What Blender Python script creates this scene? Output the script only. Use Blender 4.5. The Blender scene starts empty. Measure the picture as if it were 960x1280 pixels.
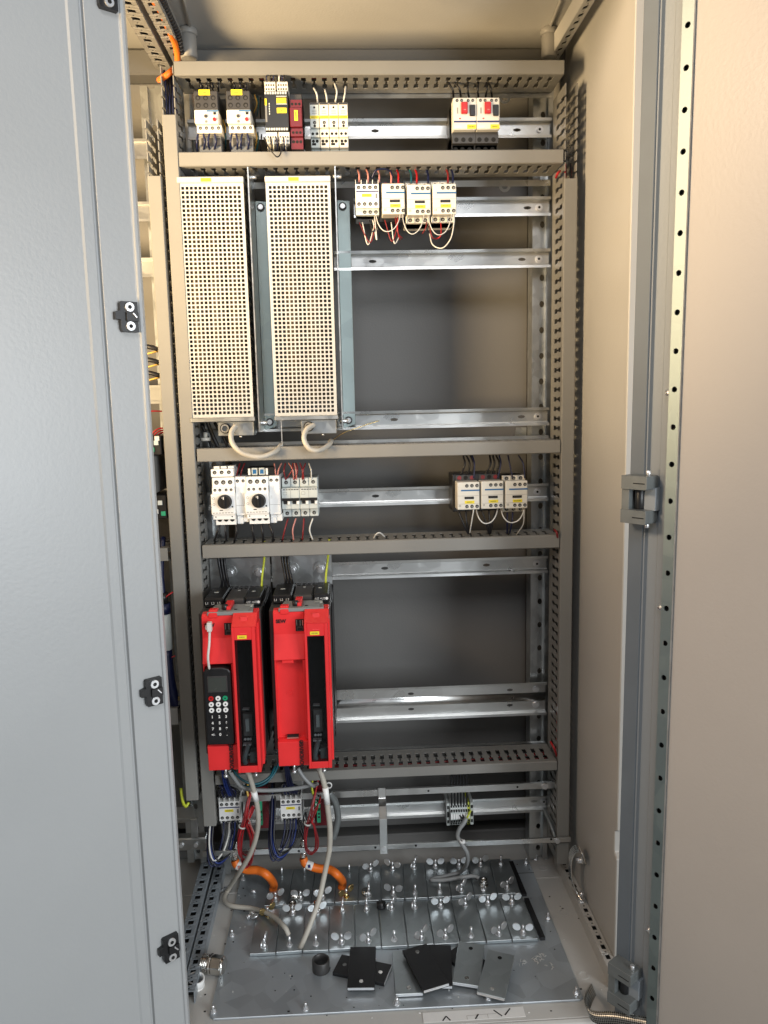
import bpy, bmesh, math, random
from mathutils import Vector, Matrix
random.seed(7)
S = bpy.context.scene
COL = S.collection
V = Vector
PI = math.pi

# ------------------------------------------------------------------ camera, world, lights, exposure
cam_d = bpy.data.cameras.new("camera")
cam = bpy.data.objects.new("camera", cam_d); COL.objects.link(cam); S.camera = cam
cam_d.sensor_fit = 'VERTICAL'; cam_d.sensor_height = 24.0; cam_d.lens = 18.015
cam_d.clip_start = 0.01; cam_d.clip_end = 60
_r, _u, _f = V((0.998641, -0.047357, -0.021744)), V((0.028172, 0.139606, 0.989806)), V((0.043839, 0.989074, -0.140750))
cam.matrix_world = Matrix(((_r.x, _u.x, -_f.x, 0.2793), (_r.y, _u.y, -_f.y, -1.4135), (_r.z, _u.z, -_f.z, 0.985), (0, 0, 0, 1)))

W = bpy.data.worlds.new("World"); S.world = W; W.use_nodes = True
W.node_tree.nodes["Background"].inputs[0].default_value = (0.90, 0.95, 1.0, 1)
W.node_tree.nodes["Background"].inputs[1].default_value = 0.17

def area(name, loc, target, size, size_y, power, col):
    l = bpy.data.lights.new(name, 'AREA'); l.shape = 'RECTANGLE'; l.size = size; l.size_y = size_y
    l.energy = power; l.color = col
    o = bpy.data.objects.new(name, l); COL.objects.link(o); o.location = loc
    o.rotation_euler = (V(target) - V(loc)).to_track_quat('-Z', 'Y').to_euler()
    return o
area("window_light", (2.1, -2.7, 0.9), (-0.1, -0.3, 0.45), 1.4, 1.4, 76, (0.91, 0.96, 1.0))
area("floor_fill", (0.35, -2.5, 2.6), (0.3, -0.15, 0.2), 1.4, 0.8, 24, (0.98, 0.98, 1.0))  # unseen fill light added to lift the dark cabinet floor
def spot(name, loc, target, power, col, ang, radius):
    l = bpy.data.lights.new(name, 'SPOT'); l.energy = power; l.color = col; l.spot_size = math.radians(ang); l.spot_blend = 1.0
    l.shadow_soft_size = radius
    o = bpy.data.objects.new(name, l); COL.objects.link(o); o.location = loc
    o.rotation_euler = (V(target) - V(loc)).to_track_quat('-Z', 'Y').to_euler()
    return o
spot("side_lamp", (-0.95, -0.89, 0.98), (0.30, 0.0, 1.44), 390, (1.0, 0.72, 0.39), 52, 0.26)
spot("room_light", (-1.55, -1.30, 2.10), (0.80, -0.35, 1.30), 180, (1.0, 0.74, 0.50), 60, 0.25)
S.view_settings.view_transform = 'Standard'; S.view_settings.look = 'None'
S.view_settings.exposure = 0.0; S.view_settings.gamma = 1.0
S.render.engine = 'CYCLES'
S.cycles.use_denoising = True
S.cycles.max_bounces = 8
S.cycles.sample_clamp_indirect = 6
S.cycles.caustics_reflective = False
S.cycles.caustics_refractive = False

# ------------------------------------------------------------------ materials
def mat(name, col, rough=0.5, metal=0.0, var=0.06, vscale=30, bump=0.0, bscale=300, rvar=0.08, spec=0.5, coat=0.0):
    m = bpy.data.materials.new(name); m.use_nodes = True
    nt = m.node_tree; b = nt.nodes["Principled BSDF"]
    tc = nt.nodes.new("ShaderNodeTexCoord")
    n = nt.nodes.new("ShaderNodeTexNoise"); n.inputs["Scale"].default_value = vscale; n.inputs["Detail"].default_value = 5
    nt.links.new(tc.outputs["Object"], n.inputs["Vector"])
    rp = nt.nodes.new("ShaderNodeValToRGB")
    rp.color_ramp.elements[0].position = 0.3; rp.color_ramp.elements[1].position = 0.7
    rp.color_ramp.elements[0].color = tuple(max(0, c * (1 - var)) for c in col) + (1,)
    rp.color_ramp.elements[1].color = tuple(min(1, c * (1 + var)) for c in col) + (1,)
    nt.links.new(n.outputs["Fac"], rp.inputs[0]); nt.links.new(rp.outputs[0], b.inputs["Base Color"])
    mr = nt.nodes.new("ShaderNodeMapRange")
    mr.inputs["To Min"].default_value = max(0.02, rough - rvar); mr.inputs["To Max"].default_value = min(1, rough + rvar)
    nt.links.new(n.outputs["Fac"], mr.inputs["Value"]); nt.links.new(mr.outputs[0], b.inputs["Roughness"])
    b.inputs["Metallic"].default_value = metal; b.inputs["Specular IOR Level"].default_value = spec
    b.inputs["Coat Weight"].default_value = coat
    if bump:
        n2 = nt.nodes.new("ShaderNodeTexNoise"); n2.inputs["Scale"].default_value = bscale; n2.inputs["Detail"].default_value = 2
        nt.links.new(tc.outputs["Object"], n2.inputs["Vector"])
        bp = nt.nodes.new("ShaderNodeBump"); bp.inputs["Strength"].default_value = bump; bp.inputs["Distance"].default_value = 0.001
        nt.links.new(n2.outputs["Fac"], bp.inputs["Height"]); nt.links.new(bp.outputs[0], b.inputs["Normal"])
    return m
def galv(name, col, rough, scale=60, var=0.12, bump=0.05, metal=1.0):
    m = mat(name, col, rough, metal, 0.05, 25, 0, rvar=0.05)
    nt = m.node_tree; b = nt.nodes["Principled BSDF"]
    tc = next(n for n in nt.nodes if n.type == 'TEX_COORD')
    vo = nt.nodes.new("ShaderNodeTexVoronoi"); vo.inputs["Scale"].default_value = scale
    nt.links.new(tc.outputs["Object"], vo.inputs["Vector"])
    no = nt.nodes.new("ShaderNodeTexNoise"); no.inputs["Scale"].default_value = 9; no.inputs["Detail"].default_value = 8
    nt.links.new(tc.outputs["Object"], no.inputs["Vector"])
    sep = nt.nodes.new("ShaderNodeSeparateColor"); nt.links.new(vo.outputs["Color"], sep.inputs[0])
    mx = nt.nodes.new("ShaderNodeMix"); mx.data_type = 'FLOAT'; mx.inputs[0].default_value = 0.6
    nt.links.new(sep.outputs[0], mx.inputs[2]); nt.links.new(no.outputs["Fac"], mx.inputs[3])
    rp = nt.nodes.new("ShaderNodeValToRGB")
    rp.color_ramp.elements[0].position = 0.2; rp.color_ramp.elements[1].position = 0.8
    rp.color_ramp.elements[0].color = tuple(c * (1 - var) for c in col) + (1,); rp.color_ramp.elements[1].color = tuple(min(1, c * (1 + var)) for c in col) + (1,)
    nt.links.new(mx.outputs[0], rp.inputs[0]); nt.links.new(rp.outputs[0], b.inputs["Base Color"])
    mr = nt.nodes.new("ShaderNodeMapRange"); mr.inputs["To Min"].default_value = rough - 0.08; mr.inputs["To Max"].default_value = rough + 0.10
    nt.links.new(mx.outputs[0], mr.inputs["Value"]); nt.links.new(mr.outputs[0], b.inputs["Roughness"])
    bp = nt.nodes.new("ShaderNodeBump"); bp.inputs["Strength"].default_value = bump; bp.inputs["Distance"].default_value = 0.002
    nt.links.new(no.outputs["Fac"], bp.inputs["Height"]); nt.links.new(bp.outputs[0], b.inputs["Normal"])
    return m
M = {}
M['paint'] = mat("cabinet_paint", (0.53, 0.52, 0.49), 0.42, 0, 0.03, 6, 0.25, 260)
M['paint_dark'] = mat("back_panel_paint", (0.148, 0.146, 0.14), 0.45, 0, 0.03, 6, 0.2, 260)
M['door_paint'] = mat("door_paint", (0.375, 0.385, 0.385), 0.38, 0, 0.025, 4, 0.19, 190)
M['seal'] = mat("door_rim_paint", (0.26, 0.29, 0.315), 0.4, 0, 0.03, 5, 0.25, 220)
M['duct'] = mat("duct_plastic", (0.235, 0.23, 0.212), 0.42, 0, 0.04, 9, 0.08, 120)
M['galv'] = galv("galvanised_steel", (0.60, 0.62, 0.62), 0.34, 70)
M['rail'] = galv("zinc_rail", (0.70, 0.71, 0.70), 0.30, 40, 0.05, 0.03)
M['zinc_green'] = galv("chromated_zinc_sheet", (0.33, 0.39, 0.385), 0.46, 30, 0.08)
M['plate'] = galv("gland_plate_zinc", (0.50, 0.545, 0.575), 0.42, 26, 0.16, 0.08, 0.65)
M['clamp'] = galv("clamp_plate_zinc", (0.42, 0.46, 0.47), 0.32, 45, 0.12, 0.06, 0.8)
M['bolt'] = mat("bright_zinc", (0.84, 0.85, 0.86), 0.33, 0.85, 0.05, 90)
M['brass'] = mat("yellow_zinc", (0.80, 0.62, 0.30), 0.25, 1.0, 0.15, 60)
M['nickel'] = mat("nickel", (0.72, 0.70, 0.66), 0.16, 1.0, 0.04, 60)
M['white'] = mat("white_plastic", (0.74, 0.71, 0.63), 0.42, 0, 0.03, 60)
M['purewhite'] = mat("bright_white_plastic", (0.86, 0.86, 0.84), 0.40, 0, 0.02, 60)
M['lgrey'] = mat("light_grey_plastic", (0.56, 0.60, 0.58), 0.42, 0, 0.03, 60)
M['mgrey'] = mat("mid_grey_plastic", (0.20, 0.20, 0.19), 0.45, 0, 0.05, 60)
M['tgrey'] = mat("top_plate_grey", (0.22, 0.23, 0.225), 0.5, 0, 0.05, 80)
M['dgrey'] = mat("dark_grey_plastic", (0.045, 0.043, 0.042), 0.45, 0, 0.1, 60)
M['black'] = mat("black_plastic", (0.012, 0.012, 0.013), 0.38, 0, 0.15, 60)
M['hole'] = mat("dark_recess", (0.006, 0.006, 0.006), 0.8, 0, 0.1, 60)
M['red'] = mat("red_housing", (0.78, 0.034, 0.036), 0.36, 0, 0.04, 30, 0.06, 500)
M['redmod'] = mat("red_module", (0.13, 0.010, 0.016), 0.42, 0, 0.06, 40)
M['redbtn'] = mat("red_button", (0.50, 0.012, 0.012), 0.4, 0, 0.05, 60)
M['blue'] = mat("blue_stripe", (0.02, 0.13, 0.32), 0.45, 0, 0.03, 60)
M['navy'] = mat("navy_stripe", (0.015, 0.02, 0.12), 0.45, 0, 0.03, 60)
M['yellow'] = mat("yellow_label", (0.86, 0.70, 0.03), 0.5, 0, 0.03, 60)
M['print'] = mat("dark_print", (0.16, 0.14, 0.04), 0.6, 0, 0.1, 60)
M['gprint'] = mat("grey_print", (0.30, 0.29, 0.26), 0.6, 0, 0.1, 60)
M['green'] = mat("green_connector", (0.03, 0.33, 0.17), 0.42, 0, 0.05, 60)
M['gbtn'] = mat("green_button", (0.01, 0.30, 0.14), 0.42, 0, 0.05, 60)
M['orange'] = mat("orange_cable_sheath", (0.83, 0.18, 0.02), 0.42, 0, 0.06, 60, 0.1, 200)
M['greycable'] = mat("grey_cable_sheath", (0.46, 0.43, 0.37), 0.45, 0, 0.08, 40, 0.1, 200)
M['midcable'] = mat("mid_grey_cable_sheath", (0.27, 0.28, 0.28), 0.42, 0, 0.06, 40)
M['wblack'] = mat("black_wire", (0.010, 0.010, 0.012), 0.4, 0, 0.1, 60)
M['wblue'] = mat("dark_blue_wire", (0.005, 0.009, 0.045), 0.4, 0, 0.1, 60)
M['wbright'] = mat("blue_wire", (0.010, 0.03, 0.17), 0.4, 0, 0.1, 60)
M['wred'] = mat("red_wire", (0.42, 0.012, 0.016), 0.4, 0, 0.1, 60)
M['wdred'] = mat("dark_red_wire", (0.20, 0.015, 0.018), 0.4, 0, 0.1, 60)
M['wpink'] = mat("pale_red_wire", (0.55, 0.23, 0.20), 0.4, 0, 0.1, 60)
M['wwhite'] = mat("white_wire", (0.66, 0.65, 0.61), 0.42, 0, 0.06, 60)
M['wyg'] = mat("green_yellow_wire", (0.50, 0.56, 0.03), 0.42, 0, 0.2, 120)
M['wteal'] = mat("petrol_wire", (0.01, 0.10, 0.13), 0.4, 0, 0.1, 60)
M['wamber'] = mat("amber_wire", (0.72, 0.45, 0.10), 0.42, 0, 0.1, 60)
M['ceramic'] = mat("darkened_ceramic", (0.05, 0.034, 0.014), 0.6, 0, 0.5, 25)  # cores darkened so the inside looks unlit through the cover holes
M['mesh'] = mat("perforated_sheet", (0.58, 0.58, 0.56), 0.34, 0.3, 0.03, 30)
M['lcd'] = mat("lcd_glass", (0.050, 0.056, 0.05), 0.25, 0, 0.04, 60)
M['paper'] = mat("white_label", (0.76, 0.75, 0.72), 0.55, 0, 0.03, 50)
M['hinge'] = mat("hinge_die_cast", (0.17, 0.185, 0.185), 0.38, 0.3, 0.08, 60, 0.15, 300)
M['gasket'] = mat("grey_gasket_strip", (0.125, 0.15, 0.175), 0.5, 0, 0.05, 20)
M['dimmed_paint'] = mat("dimmed_cabinet_paint", (0.25, 0.243, 0.228), 0.5, 0, 0.05, 8, 0.2, 260)  # cabinet paint darkened to offset strong light on neighbour panel, bosses and rails
M['door_inner'] = mat("beige_door_paint", (0.44, 0.41, 0.375), 0.40, 0, 0.025, 5, 0.20, 200)
M['ground'] = mat("concrete_floor", (0.24, 0.23, 0.215), 0.75, 0, 0.15, 4, 0.3, 60)
M['bag'] = mat("dark_window_base", (0.018, 0.021, 0.023), 0.3, 0, 0.1, 60)
def m_pane():
    m = bpy.data.materials.new("smoked_window"); m.use_nodes = True; nt = m.node_tree
    nt.nodes.remove(nt.nodes["Principled BSDF"]); out = nt.nodes["Material Output"]
    t = nt.nodes.new("ShaderNodeBsdfTransparent"); t.inputs[0].default_value = (0.62, 0.65, 0.66, 1)
    g = nt.nodes.new("ShaderNodeBsdfGlossy"); g.inputs["Roughness"].default_value = 0.06; g.inputs[0].default_value = (1, 1, 1, 1)
    f = nt.nodes.new("ShaderNodeFresnel"); f.inputs[0].default_value = 1.3
    x = nt.nodes.new("ShaderNodeMixShader"); nt.links.new(f.outputs[0], x.inputs[0]); nt.links.new(t.outputs[0], x.inputs[1]); nt.links.new(g.outputs[0], x.inputs[2])
    nt.links.new(x.outputs[0], out.inputs[0]); return m
M['pane'] = m_pane()
def m_braid(name, c1, c2, scale):
    m = mat(name, c1, 0.35, 1.0, 0.1, 60); nt = m.node_tree; b = nt.nodes["Principled BSDF"]
    uv = nt.nodes.new("ShaderNodeUVMap")
    mp = nt.nodes.new("ShaderNodeMapping"); mp.inputs["Rotation"].default_value = (0, 0, PI / 4); mp.inputs["Scale"].default_value = (scale, scale, 1)
    nt.links.new(uv.outputs[0], mp.inputs[0])
    ck = nt.nodes.new("ShaderNodeTexChecker"); ck.inputs["Scale"].default_value = 1.0
    ck.inputs[1].default_value = c1 + (1,); ck.inputs[2].default_value = c2 + (1,)
    nt.links.new(mp.outputs[0], ck.inputs[0]); nt.links.new(ck.outputs[0], b.inputs["Base Color"])
    bp = nt.nodes.new("ShaderNodeBump"); bp.inputs["Strength"].default_value = 0.8; bp.inputs["Distance"].default_value = 0.001
    nt.links.new(ck.outputs[1], bp.inputs["Height"]); nt.links.new(bp.outputs[0], b.inputs["Normal"])
    return m
M['braid'] = m_braid("tinned_copper_braid", (0.52, 0.51, 0.47), (0.06, 0.058, 0.055), 1.0)

# ------------------------------------------------------------------ geometry helpers
class MB:
    def __init__(s): s.bm = bmesh.new(); s.mats = []
    def mi(s, m):
        if m not in s.mats: s.mats.append(m)
        return s.mats.index(m)
    def face(s, pts, m, smooth=False):
        try: f = s.bm.faces.new([s.bm.verts.new(p) for p in pts])
        except ValueError: return None
        f.material_index = s.mi(m); f.smooth = smooth; return f
    def vface(s, vs, m, smooth=False):
        try: f = s.bm.faces.new(vs)
        except ValueError: return
        f.material_index = s.mi(m); f.smooth = smooth
    def box(s, x0, x1, y0, y1, z0, z1, m, T=None):
        P = [V((x, y, z)) for z in (z0, z1) for y in (y0, y1) for x in (x0, x1)]
        if T: P = [T @ p for p in P]
        v = [s.bm.verts.new(p) for p in P]
        for q in ((0, 2, 3, 1), (4, 5, 7, 6), (0, 1, 5, 4), (2, 6, 7, 3), (0, 4, 6, 2), (1, 3, 7, 5)):
            s.vface([v[i] for i in q], m)
        return s
    def cyl(s, c, ax, r, h, m, n=12, r2=None, cap=True):      # from c along ax by h
        c = V(c); ax = V(ax).normalized(); r2 = r if r2 is None else r2
        t = ax.orthogonal().normalized(); b = ax.cross(t)
        A = [s.bm.verts.new(c + (t * math.cos(2 * PI * i / n) + b * math.sin(2 * PI * i / n)) * r) for i in range(n)]
        B = [s.bm.verts.new(c + ax * h + (t * math.cos(2 * PI * i / n) + b * math.sin(2 * PI * i / n)) * r2) for i in range(n)]
        for i in range(n): s.vface([A[i], A[(i + 1) % n], B[(i + 1) % n], B[i]], m, n > 6)
        if cap: s.vface(B, m); s.vface(A[::-1], m)
        return s
    def ring(s, c, ax, r, ri, h, m, n=16):
        c = V(c); ax = V(ax).normalized(); t = ax.orthogonal().normalized(); b = ax.cross(t)
        L = []
        for rr, k in ((r, 0), (r, h), (ri, h), (ri, 0)):
            L.append([s.bm.verts.new(c + ax * k + (t * math.cos(2 * PI * i / n) + b * math.sin(2 * PI * i / n)) * rr) for i in range(n)])
        for j in range(4):
            A, B = L[j], L[(j + 1) % 4]
            for i in range(n): s.vface([A[i], A[(i + 1) % n], B[(i + 1) % n], B[i]], m, j in (0, 2))
        return s
    def tube(s, pts, r, m, n=7, sub=6, r2=None):
        P = smooth(pts, sub); N = len(P); prev = None; rows = []
        ref = None
        for i, p in enumerate(P):
            d = (P[min(i + 1, N - 1)] - P[max(i - 1, 0)]).normalized()
            if ref is None: ref = d.orthogonal().normalized()
            ref = (ref - d * ref.dot(d)).normalized(); b = d.cross(ref)
            rr = r if r2 is None else r + (r2 - r) * i / (N - 1)
            rows.append([s.bm.verts.new(p + (ref * math.cos(2 * PI * k / n) + b * math.sin(2 * PI * k / n)) * rr) for k in range(n)])
        for A, B in zip(rows, rows[1:]):
            for k in range(n): s.vface([A[k], A[(k + 1) % n], B[(k + 1) % n], B[k]], m, True)
        s.vface(rows[0][::-1], m); s.vface(rows[-1], m)
        return s
    def prism(s, poly, e0, e1, m, f):                         # poly of (a,b), extruded e0..e1; f(a,b,e) -> point
        A = [s.bm.verts.new(f(a, b, e0)) for a, b in poly]; B = [s.bm.verts.new(f(a, b, e1)) for a, b in poly]
        n = len(poly)
        for i in range(n): s.vface([A[i], A[(i + 1) % n], B[(i + 1) % n], B[i]], m)
        s.vface(A[::-1], m); s.vface(B, m)
        return s
    def sheet(s, poly, e0, e1, m, f, smooth=False, seg=1):    # open profile swept
        for k in range(seg):
            a0 = e0 + (e1 - e0) * k / seg; a1 = e0 + (e1 - e0) * (k + 1) / seg
            for (a, b), (c, d) in zip(poly, poly[1:]):
                s.face([f(a, b, a0), f(c, d, a0), f(c, d, a1), f(a, b, a1)], m, smooth)
        return s
    def perf(s, f, u0, u1, v0, v1, holes, m):                 # strip with a row of holes: f(u,v)->point, holes (u,v,ru,rv,shape)
        cur = u0
        for (cu, cv, ru, rv, sh) in sorted(holes):
            c = ru * 1.3
            if cu - c < cur + 1e-6 or cu + c > u1: continue
            s.face([f(cur, v0), f(cu - c, v0), f(cu - c, v1), f(cur, v1)], m)
            out = [(cu + c, cv), (cu + c, v1), (cu, v1), (cu - c, v1), (cu - c, cv), (cu - c, v0), (cu, v0), (cu + c, v0)]
            k = 0.7071 if sh == 'o' else 1.0
            inn = [(cu + ru, cv), (cu + ru * k, cv + rv * k), (cu, cv + rv), (cu - ru * k, cv + rv * k), (cu - ru, cv), (cu - ru * k, cv - rv * k), (cu, cv - rv), (cu + ru * k, cv - rv * k)]
            for i in range(8):
                j = (i + 1) % 8
                s.face([f(*out[i]), f(*out[j]), f(*inn[j]), f(*inn[i])], m)
            cur = cu + c
        s.face([f(cur, v0), f(u1, v0), f(u1, v1), f(cur, v1)], m)
        return s
    def gridsheet(s, f, us, vs, drop, m):
        vt = {}
        def g(i, j):
            if (i, j) not in vt: vt[(i, j)] = s.bm.verts.new(f(us[i], vs[j]))
            return vt[(i, j)]
        for i in range(len(us) - 1):
            for j in range(len(vs) - 1):
                if not drop(i, j): s.vface([g(i, j), g(i + 1, j), g(i + 1, j + 1), g(i, j + 1)], m)
        return s
    def build(s, name, parent=None, bevel=0, solid=0, off=-1, weld=False, seg=1, label=None, kind=None):
        if weld: bmesh.ops.remove_doubles(s.bm, verts=s.bm.verts, dist=1e-6)
        bmesh.ops.recalc_face_normals(s.bm, faces=s.bm.faces)
        me = bpy.data.meshes.new(name); s.bm.to_mesh(me); s.bm.free()
        for k in s.mats: me.materials.append(M[k])
        o = bpy.data.objects.new(name, me); COL.objects.link(o)
        if parent: o.parent = parent
        if solid:
            md = o.modifiers.new("thickness", 'SOLIDIFY'); md.thickness = solid; md.offset = off
        if bevel:
            md = o.modifiers.new("edges", 'BEVEL'); md.width = bevel; md.segments = seg; md.limit_method = 'ANGLE'; md.angle_limit = 0.9
            md.use_clamp_overlap = True
        if label: o['label'] = label
        if kind or name in ('terminal_screws', 'side_terminals', 'dark_terminals', 'rivets', 'front_print', 'print', 'chevron_print', 'buttons', 'busbar_tabs'): o['kind'] = kind or 'stuff'
        return o
def smooth(pts, sub=6):
    P = [V(p) for p in pts]
    if len(P) < 3: return P
    Q = [P[0] * 2 - P[1]] + P + [P[-1] * 2 - P[-2]]; out = []
    for i in range(1, len(Q) - 2):
        a, b, c, d = Q[i - 1:i + 3]
        for k in range(sub):
            t = k / sub
            out.append(0.5 * ((2 * b) + (c - a) * t + (2 * a - 5 * b + 4 * c - d) * t * t + (3 * b - a - 3 * c + d) * t ** 3))
    out.append(P[-1]); return out
def tag(o, label, cat, group=None):
    o['label'] = label; o['category'] = cat
    if group: o['group'] = group
    return o
def thing(name, label, cat, loc=(0, 0, 0), group=None, rz=0):
    o = bpy.data.objects.new(name, None); COL.objects.link(o); o.location = loc; o.rotation_euler = (0, 0, rz); o.empty_display_size = 0.02
    return tag(o, label, cat, group)
def dup(o, parent=None):
    c = o.copy(); COL.objects.link(c)
    if parent: c.parent = parent
    for ch in list(o.children): dup(ch, c)
    return c
def copy_thing(o, loc, label, group=None, rz=None):
    c = dup(o); c.location = loc; c['label'] = label
    if group: c['group'] = group
    if rz is not None: c.rotation_euler = (0, 0, rz)
    return c
def text(name, body, size, loc, parent, m='black', rot=(PI / 2, 0, 0), bold=0.0):
    cu = bpy.data.curves.new(name, 'FONT'); cu.body = body; cu.size = size; cu.extrude = 0.0002; cu.offset = bold
    cu.align_x = 'CENTER'; cu.align_y = 'CENTER'
    cu.materials.append(M[m])
    tmp = bpy.data.objects.new(name, cu); COL.objects.link(tmp)
    dg = bpy.context.evaluated_depsgraph_get(); me = bpy.data.meshes.new_from_object(tmp.evaluated_get(dg)); bpy.data.objects.remove(tmp)
    if not me.materials: me.materials.append(M[m])
    o = bpy.data.objects.new(name, me); COL.objects.link(o); o.location = loc; o.rotation_euler = rot; o.parent = parent
    return o
I = lambda a, b, c: V((a, b, c))
# ------------------------------------------------------------------ setting
g = MB(); g.box(-4, 4, -5, 2.0, -0.30, -0.22, 'ground'); o = g.build('floor'); o['kind'] = 'structure'

# ------------------------------------------------------------------ the enclosure
CAB = thing('electrical_cabinet', 'tall grey steel control cabinet standing open with both doors swung wide', 'cabinet', (0.34, 0.2, -0.22))
CINV = Matrix.Translation(V((0, 0, 0))) 
def cpart(mb, name, parent=None, **k):
    o = mb.build(name, None, **k); p = parent or CAB
    o.parent = p; o.matrix_parent_inverse = Matrix.Translation(-V(CAB.location)) if p is CAB else Matrix.Identity(4)
    return o
ZT = 1.655
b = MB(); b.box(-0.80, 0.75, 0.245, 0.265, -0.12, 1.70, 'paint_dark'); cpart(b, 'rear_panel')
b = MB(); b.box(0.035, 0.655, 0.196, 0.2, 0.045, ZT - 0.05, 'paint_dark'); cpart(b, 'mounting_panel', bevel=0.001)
b = MB(); b.box(-0.45, -0.055, 0.196, 0.2, 0.06, ZT - 0.05, 'dimmed_paint'); cpart(b, 'mounting_panel')
b = MB(); b.box(-0.80, 0.75, 0.150, 0.196, 1.605, 1.650, 'paint_dark'); cpart(b, 'rear_beam', bevel=0.003)
b = MB(); b.box(-0.80, 0.75, 0.170, 0.244, 0.002, 0.038, 'paint_dark'); cpart(b, 'rear_beam', bevel=0.003)
# ceiling with a raised tray edge
b = MB(); b.box(-0.80, 0.75, -0.30, 0.244, ZT, ZT + 0.02, 'paint'); cpart(b, 'ceiling_panel')
b = MB(); b.tube([(0.672, 0.14, ZT - 0.001), (0.640, -0.29, ZT - 0.001)], 0.003, 'paint', 6); cpart(b, 'ceiling_seam')
b = MB(); b.tube([(0.012, 0.14, ZT - 0.001), (0.052, -0.29, ZT - 0.001)], 0.003, 'paint', 6); cpart(b, 'ceiling_seam')
for x, y in ((0.013, 0.085), (0.668, 0.085)):
    b = MB(); b.cyl((x, y, ZT - 0.05), (0, 0, 1), 0.0145, 0.05, 'dimmed_paint', 18); b.cyl((x, y, ZT - 0.012), (0, 0, 1), 0.017, 0.012, 'dimmed_paint', 18)
    cpart(b, 'lifting_boss', bevel=0.0015)
# side wall, with a notch in its front edge
b = MB()
wy = [(-0.218, -0.14), (-0.218, 0.205), (-0.206, 0.212), (-0.206, 0.250), (-0.218, 0.257), (-0.218, ZT), (0.244, ZT), (0.244, -0.14)]
b.prism(wy, 0.716, 0.734, 'paint', lambda a, c, e: V((e, a, c))); cpart(b, 'side_wall', bevel=0.0015)
b = MB(); b.box(0.7343, 0.752, -0.214, 0.244, -0.14, ZT + 0.02, 'paint'); cpart(b, 'side_wall')
b = MB(); b.box(-0.82, -0.80, -0.30, 0.265, -0.14, 1.70, 'paint'); cpart(b, 'side_wall')
# floor sheets (a joint runs across near the back)
b = MB(); b.prism([(-0.80, -0.315), (0.693, -0.315), (0.715, -0.215), (0.715, 0.0500), (-0.80, 0.0500)], -0.008, -0.004, 'paint', I); cpart(b, 'floor_sheet', bevel=0.001)
b = MB(); b.box(-0.80, 0.715, 0.0515, 0.244, -0.008, -0.004, 'paint'); cpart(b, 'floor_sheet', bevel=0.001)
b = MB(); b.prism([(-0.325, -0.14), (-0.325, -0.006), (-0.3165, -0.003), (-0.3165, -0.14)], -0.80, 0.685, 'paint', lambda a, c, e: V((e, a, c))); cpart(b, 'front_sill', bevel=0.002, seg=2)
# plinth under the floor
b = MB(); b.box(-0.80, 0.75, -0.30, 0.24, -0.22, -0.14, 'seal'); cpart(b, 'plinth')
for (x, y) in ((0.672, -0.06), (0.660, -0.225), (-0.045, -0.225), (-0.035, 0.02), (0.668, 0.085)):
    b = MB(); b.ring((x, y, -0.004), (0, 0, 1), 0.010, 0.007, 0.0008, 'paint', 18); cpart(b, 'knockout')

# perforated frame rails: floor right, floor left, ceiling right, ceiling left
def perf_rail(name, f, L, w, m, pitch=0.025):
    b = MB(); hs = []
    u = 0.015
    while u < L - 0.01:
        hs.append((u, w * 0.5, 0.006, w * 0.22, 'r')); hs.append((u + pitch / 2, w * 0.5, 0.0022, 0.0022, 'o')); u += pitch
    b.perf(f, 0, L, 0, w, hs, m)
    return b
def lrail(p0, p1, width_v, depth_v, m='paint', name='frame_rail', slots=False):
    p0, p1, wv, dv = V(p0), V(p1), V(width_v), V(depth_v); d = (p1 - p0); L = d.length; d.normalize(); w = wv.length; wn = wv.normalized()
    b = perf_rail(name, lambda u, v: p0 + d * u + wn * v, L, w, m)
    dl = dv.length; dn = dv.normalized()
    hs = []; u = 0.015
    while slots and u < L - 0.01:
        hs.append((u, dl * 0.5, 0.005, dl * 0.22, 'r')); u += 0.025
    b.perf(lambda u, v: p0 + d * u + dn * v, 0, L, 0, dl, hs, m)
    cpart(b, name, solid=0.0015, weld=True, off=0)
    off_ = dn * min(0.006, dl * .4)
    b = MB(); b.face([p0 + off_ + wn * 0.001, p0 + off_ + wn * (w - .001), p1 + off_ + wn * (w - .001), p1 + off_ + wn * 0.001], 'hole'); cpart(b, 'slot_shade')  # black sheet added under the slots as their painted shade
lrail((0.697, 0.10, 0.020), (0.697, -0.26, 0.020), (0.018, 0, 0), (0, 0, -0.024))
lrail((-0.036, 0.17, 0.022), (-0.028, -0.20, 0.022), (-0.024, 0, 0), (0, 0, -0.026), 'seal')
lrail((-0.010, 0.17, 0.018), (-0.004, -0.24, 0.018), (-0.020, 0, 0), (0, 0, -0.022), 'seal')
b = MB(); b.box(0.7152, 0.7158, -0.21, 0.10, -0.003, 0.019, 'hole'); cpart(b, 'painted_gap_shadow')  # dark strip painted in for the shadow between rail and wall
lrail((0.674, 0.14, 1.612), (0.674, -0.29, 1.612), (0.022, 0, 0.008), (0, 0, 0.03))
lrail((0.004, 0.14, 1.608), (0.004, -0.29, 1.608), (-0.024, 0, 0), (0, 0, 0.036), 'dimmed_paint')
lrail((-0.030, 0.14, 1.608), (-0.030, -0.29, 1.608), (-0.030, 0, 0.004), (0, 0, 0.036), 'dimmed_paint')
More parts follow.
